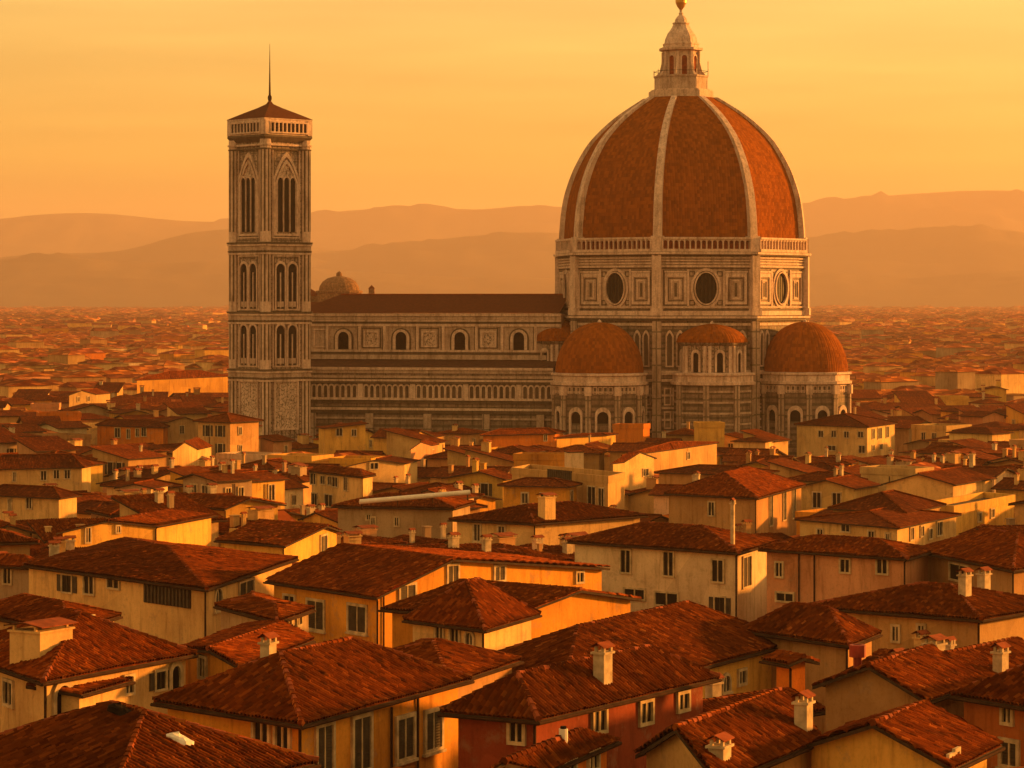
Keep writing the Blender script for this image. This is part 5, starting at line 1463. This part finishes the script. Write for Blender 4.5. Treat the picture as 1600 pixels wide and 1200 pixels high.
# ------------------------------------------------------------------ things of their own
def domed_church():
    Y = 1150.0; cx = XA(530, Y); root = thing('domed_church', 'hazy brown domed church far behind the near end of the nave roof', 'church', (cx, Y, 0))
    b = MB(); b.prism(cx, Y, [(9, 0), (9, 46.5), (9.6, 46.8), (9.6, 47.6), (8.2, 47.7)], 12, 0, 'hill_stone'); b.obj('drum', root)
    d = MB(); d.prism(cx, Y, [(8.4, 47.5), (8.0, 49.5), (6.8, 51.3), (4.8, 52.7), (2.2, 53.4), (1.2, 53.5), (1.2, 54.6), (.9, 55.0), (.001, 55.6)], 16, 0, 'hill_stone'); dd = d.obj('dome', root)
    F = lambda u, n, z: (cx + u, Y - 4 - n, z)
    n = MB(); n.box(F, -26, 22, -8, 8, 0, 37.5, 'hill_stone'); n.obj('nave_wall', root)
    r = MB()
    for s in (-1, 1): r.face([F(-27, s * 9, 37), F(23, s * 9, 37), F(19, 0, 43), F(-18, 0, 43)][::s], 'roof_tiles_far')
    r.face([F(-27, -9, 37), F(-27, 9, 37), F(-18, 0, 43)], 'roof_tiles_far'); r.face([F(23, 9, 37), F(23, -9, 37), F(19, 0, 43)], 'roof_tiles_far'); r.obj('roof', root)
    t = MB(); G = lambda u, n_, z: (cx + 13 + u, Y + 5 - n_, z)
    t.box(G, -1.2, 1.2, -1.2, 1.2, 0, 48.5, 'hill_stone'); t.prism(cx + 13, Y + 5, [(1.9, 48.5), (.001, 50)], 4, R_(45), 'roof_tiles_far'); t.obj('bell_turret', root)
    t = MB(); G2 = lambda u, n_, z: (cx - 12 + u, Y + 5 - n_, z)
    t.box(G2, -5, 5, -4, 4, 0, 45.5, 'hill_stone'); t.prism(cx - 12, Y + 5, [(6.5, 45.5), (.001, 48.5)], 4, R_(45), 'roof_tiles_far'); t.obj('chapel', root)
domed_church()
# white tube lying on the long stone house
def white_tube():
    Y0, Y1 = 312.0, 316.0
    p = Vector((XA(562, Y0), Y0, ZA(784, Y0))); q = Vector((XA(734, Y1), Y1, ZA(769, Y1)))
    root = thing('rolled_awning', 'long white rolled awning lying slanted above the long stone house roof', 'awning', tuple(p))
    m = MB(); m.tube(p, q, .27, .27, 'white_paint', 10); m.obj('roll', root)
    for t in (.02, .34, .66, .98):
        e = p.lerp(q, t); b = MB(); b.tube((e.x, e.y, e.z - .9), (e.x, e.y, e.z - .1), .08, .08, 'pipe_metal', 5); b.obj('post', root)
white_tube()
def crumpled(px, py, Y, name, label, cat, mat, k):
    x, z = XA(px, Y), ZA(py, Y)
    root = thing(name, label, cat, (x, Y, z))
    r = random.Random(3); m = MB(); rings = []
    n = 12
    for j in range(4):
        rr = (.42, .36, .22, .03)[j] * k; h = (-.1, .10, .17, .2)[j] * k
        rings.append([(x + math.cos(t * 2 * math.pi / n) * rr * 1.35 * r.uniform(.85, 1.15), Y + math.sin(t * 2 * math.pi / n) * rr * r.uniform(.8, 1.2), z + h * r.uniform(.8, 1.25) - math.cos(t * 2 * math.pi / n) * .12) for t in range(n)])
    for a, b in zip(rings[:-1], rings[1:]):
        for i in range(n): m.face([a[i], a[(i + 1) % n], b[(i + 1) % n], b[i]], mat)
    m.face(rings[-1], mat); m.obj('sheet', root)
# roof under a picture point, to set things on
bpy.context.view_layer.update()
dg = bpy.context.evaluated_depsgraph_get()
def on_roof(px, py):
    d = Vector(((px - 800) / FP, 1, -(py - HOR) / FP)).normalized()
    hit, loc, *_ = sc.ray_cast(dg, Vector((0, 0, CAMZ)), d)
    return loc if hit else None
q = on_roof(281, 1157)
if q: crumpled(281, 1157, q.y, 'plastic_sheet', 'small crumpled white plastic sheet lying on the bottom left dark roof', 'plastic sheet', 'white_paint', 1.0)
q = on_roof(190, 1112)
if q: crumpled(190, 1111, q.y, 'tarpaulin', 'bunched black tarpaulin on the ridge of the bottom left dark roof', 'tarpaulin', 'shadowed_opening', 1.0)


# ------------------------------------------------------------------ haze
def haze():
    m = bpy.data.materials.new('haze'); m.use_nodes = True; nt = m.node_tree; nt.nodes.clear()
    out = nt.nodes.new('ShaderNodeOutputMaterial'); pv = nt.nodes.new('ShaderNodeVolumePrincipled')
    pv.inputs['Color'].default_value = (*HAZE_COLOR, 1); pv.inputs['Density'].default_value = HAZE_DENSITY; pv.inputs['Anisotropy'].default_value = 0.25
    nt.links.new(pv.outputs[0], out.inputs['Volume'])
    x0, x1, y0, y1, z0, z1 = -13500, 13500, -600, 20500, -12, 720
    v = [(x, y, z) for z in (z0, z1) for y in (y0, y1) for x in (x0, x1)]
    f = [(0, 2, 3, 1), (4, 5, 7, 6), (0, 1, 5, 4), (2, 6, 7, 3), (0, 4, 6, 2), (1, 3, 7, 5)]
    me = bpy.data.meshes.new('haze'); me.from_pydata(v, [], f); me.materials.append(m)
    o = link('haze', me); o['kind'] = 'stuff'; m.use_fake_user = False
haze()
for o in ROOTS:
    if '_w' in o: del o['_w']
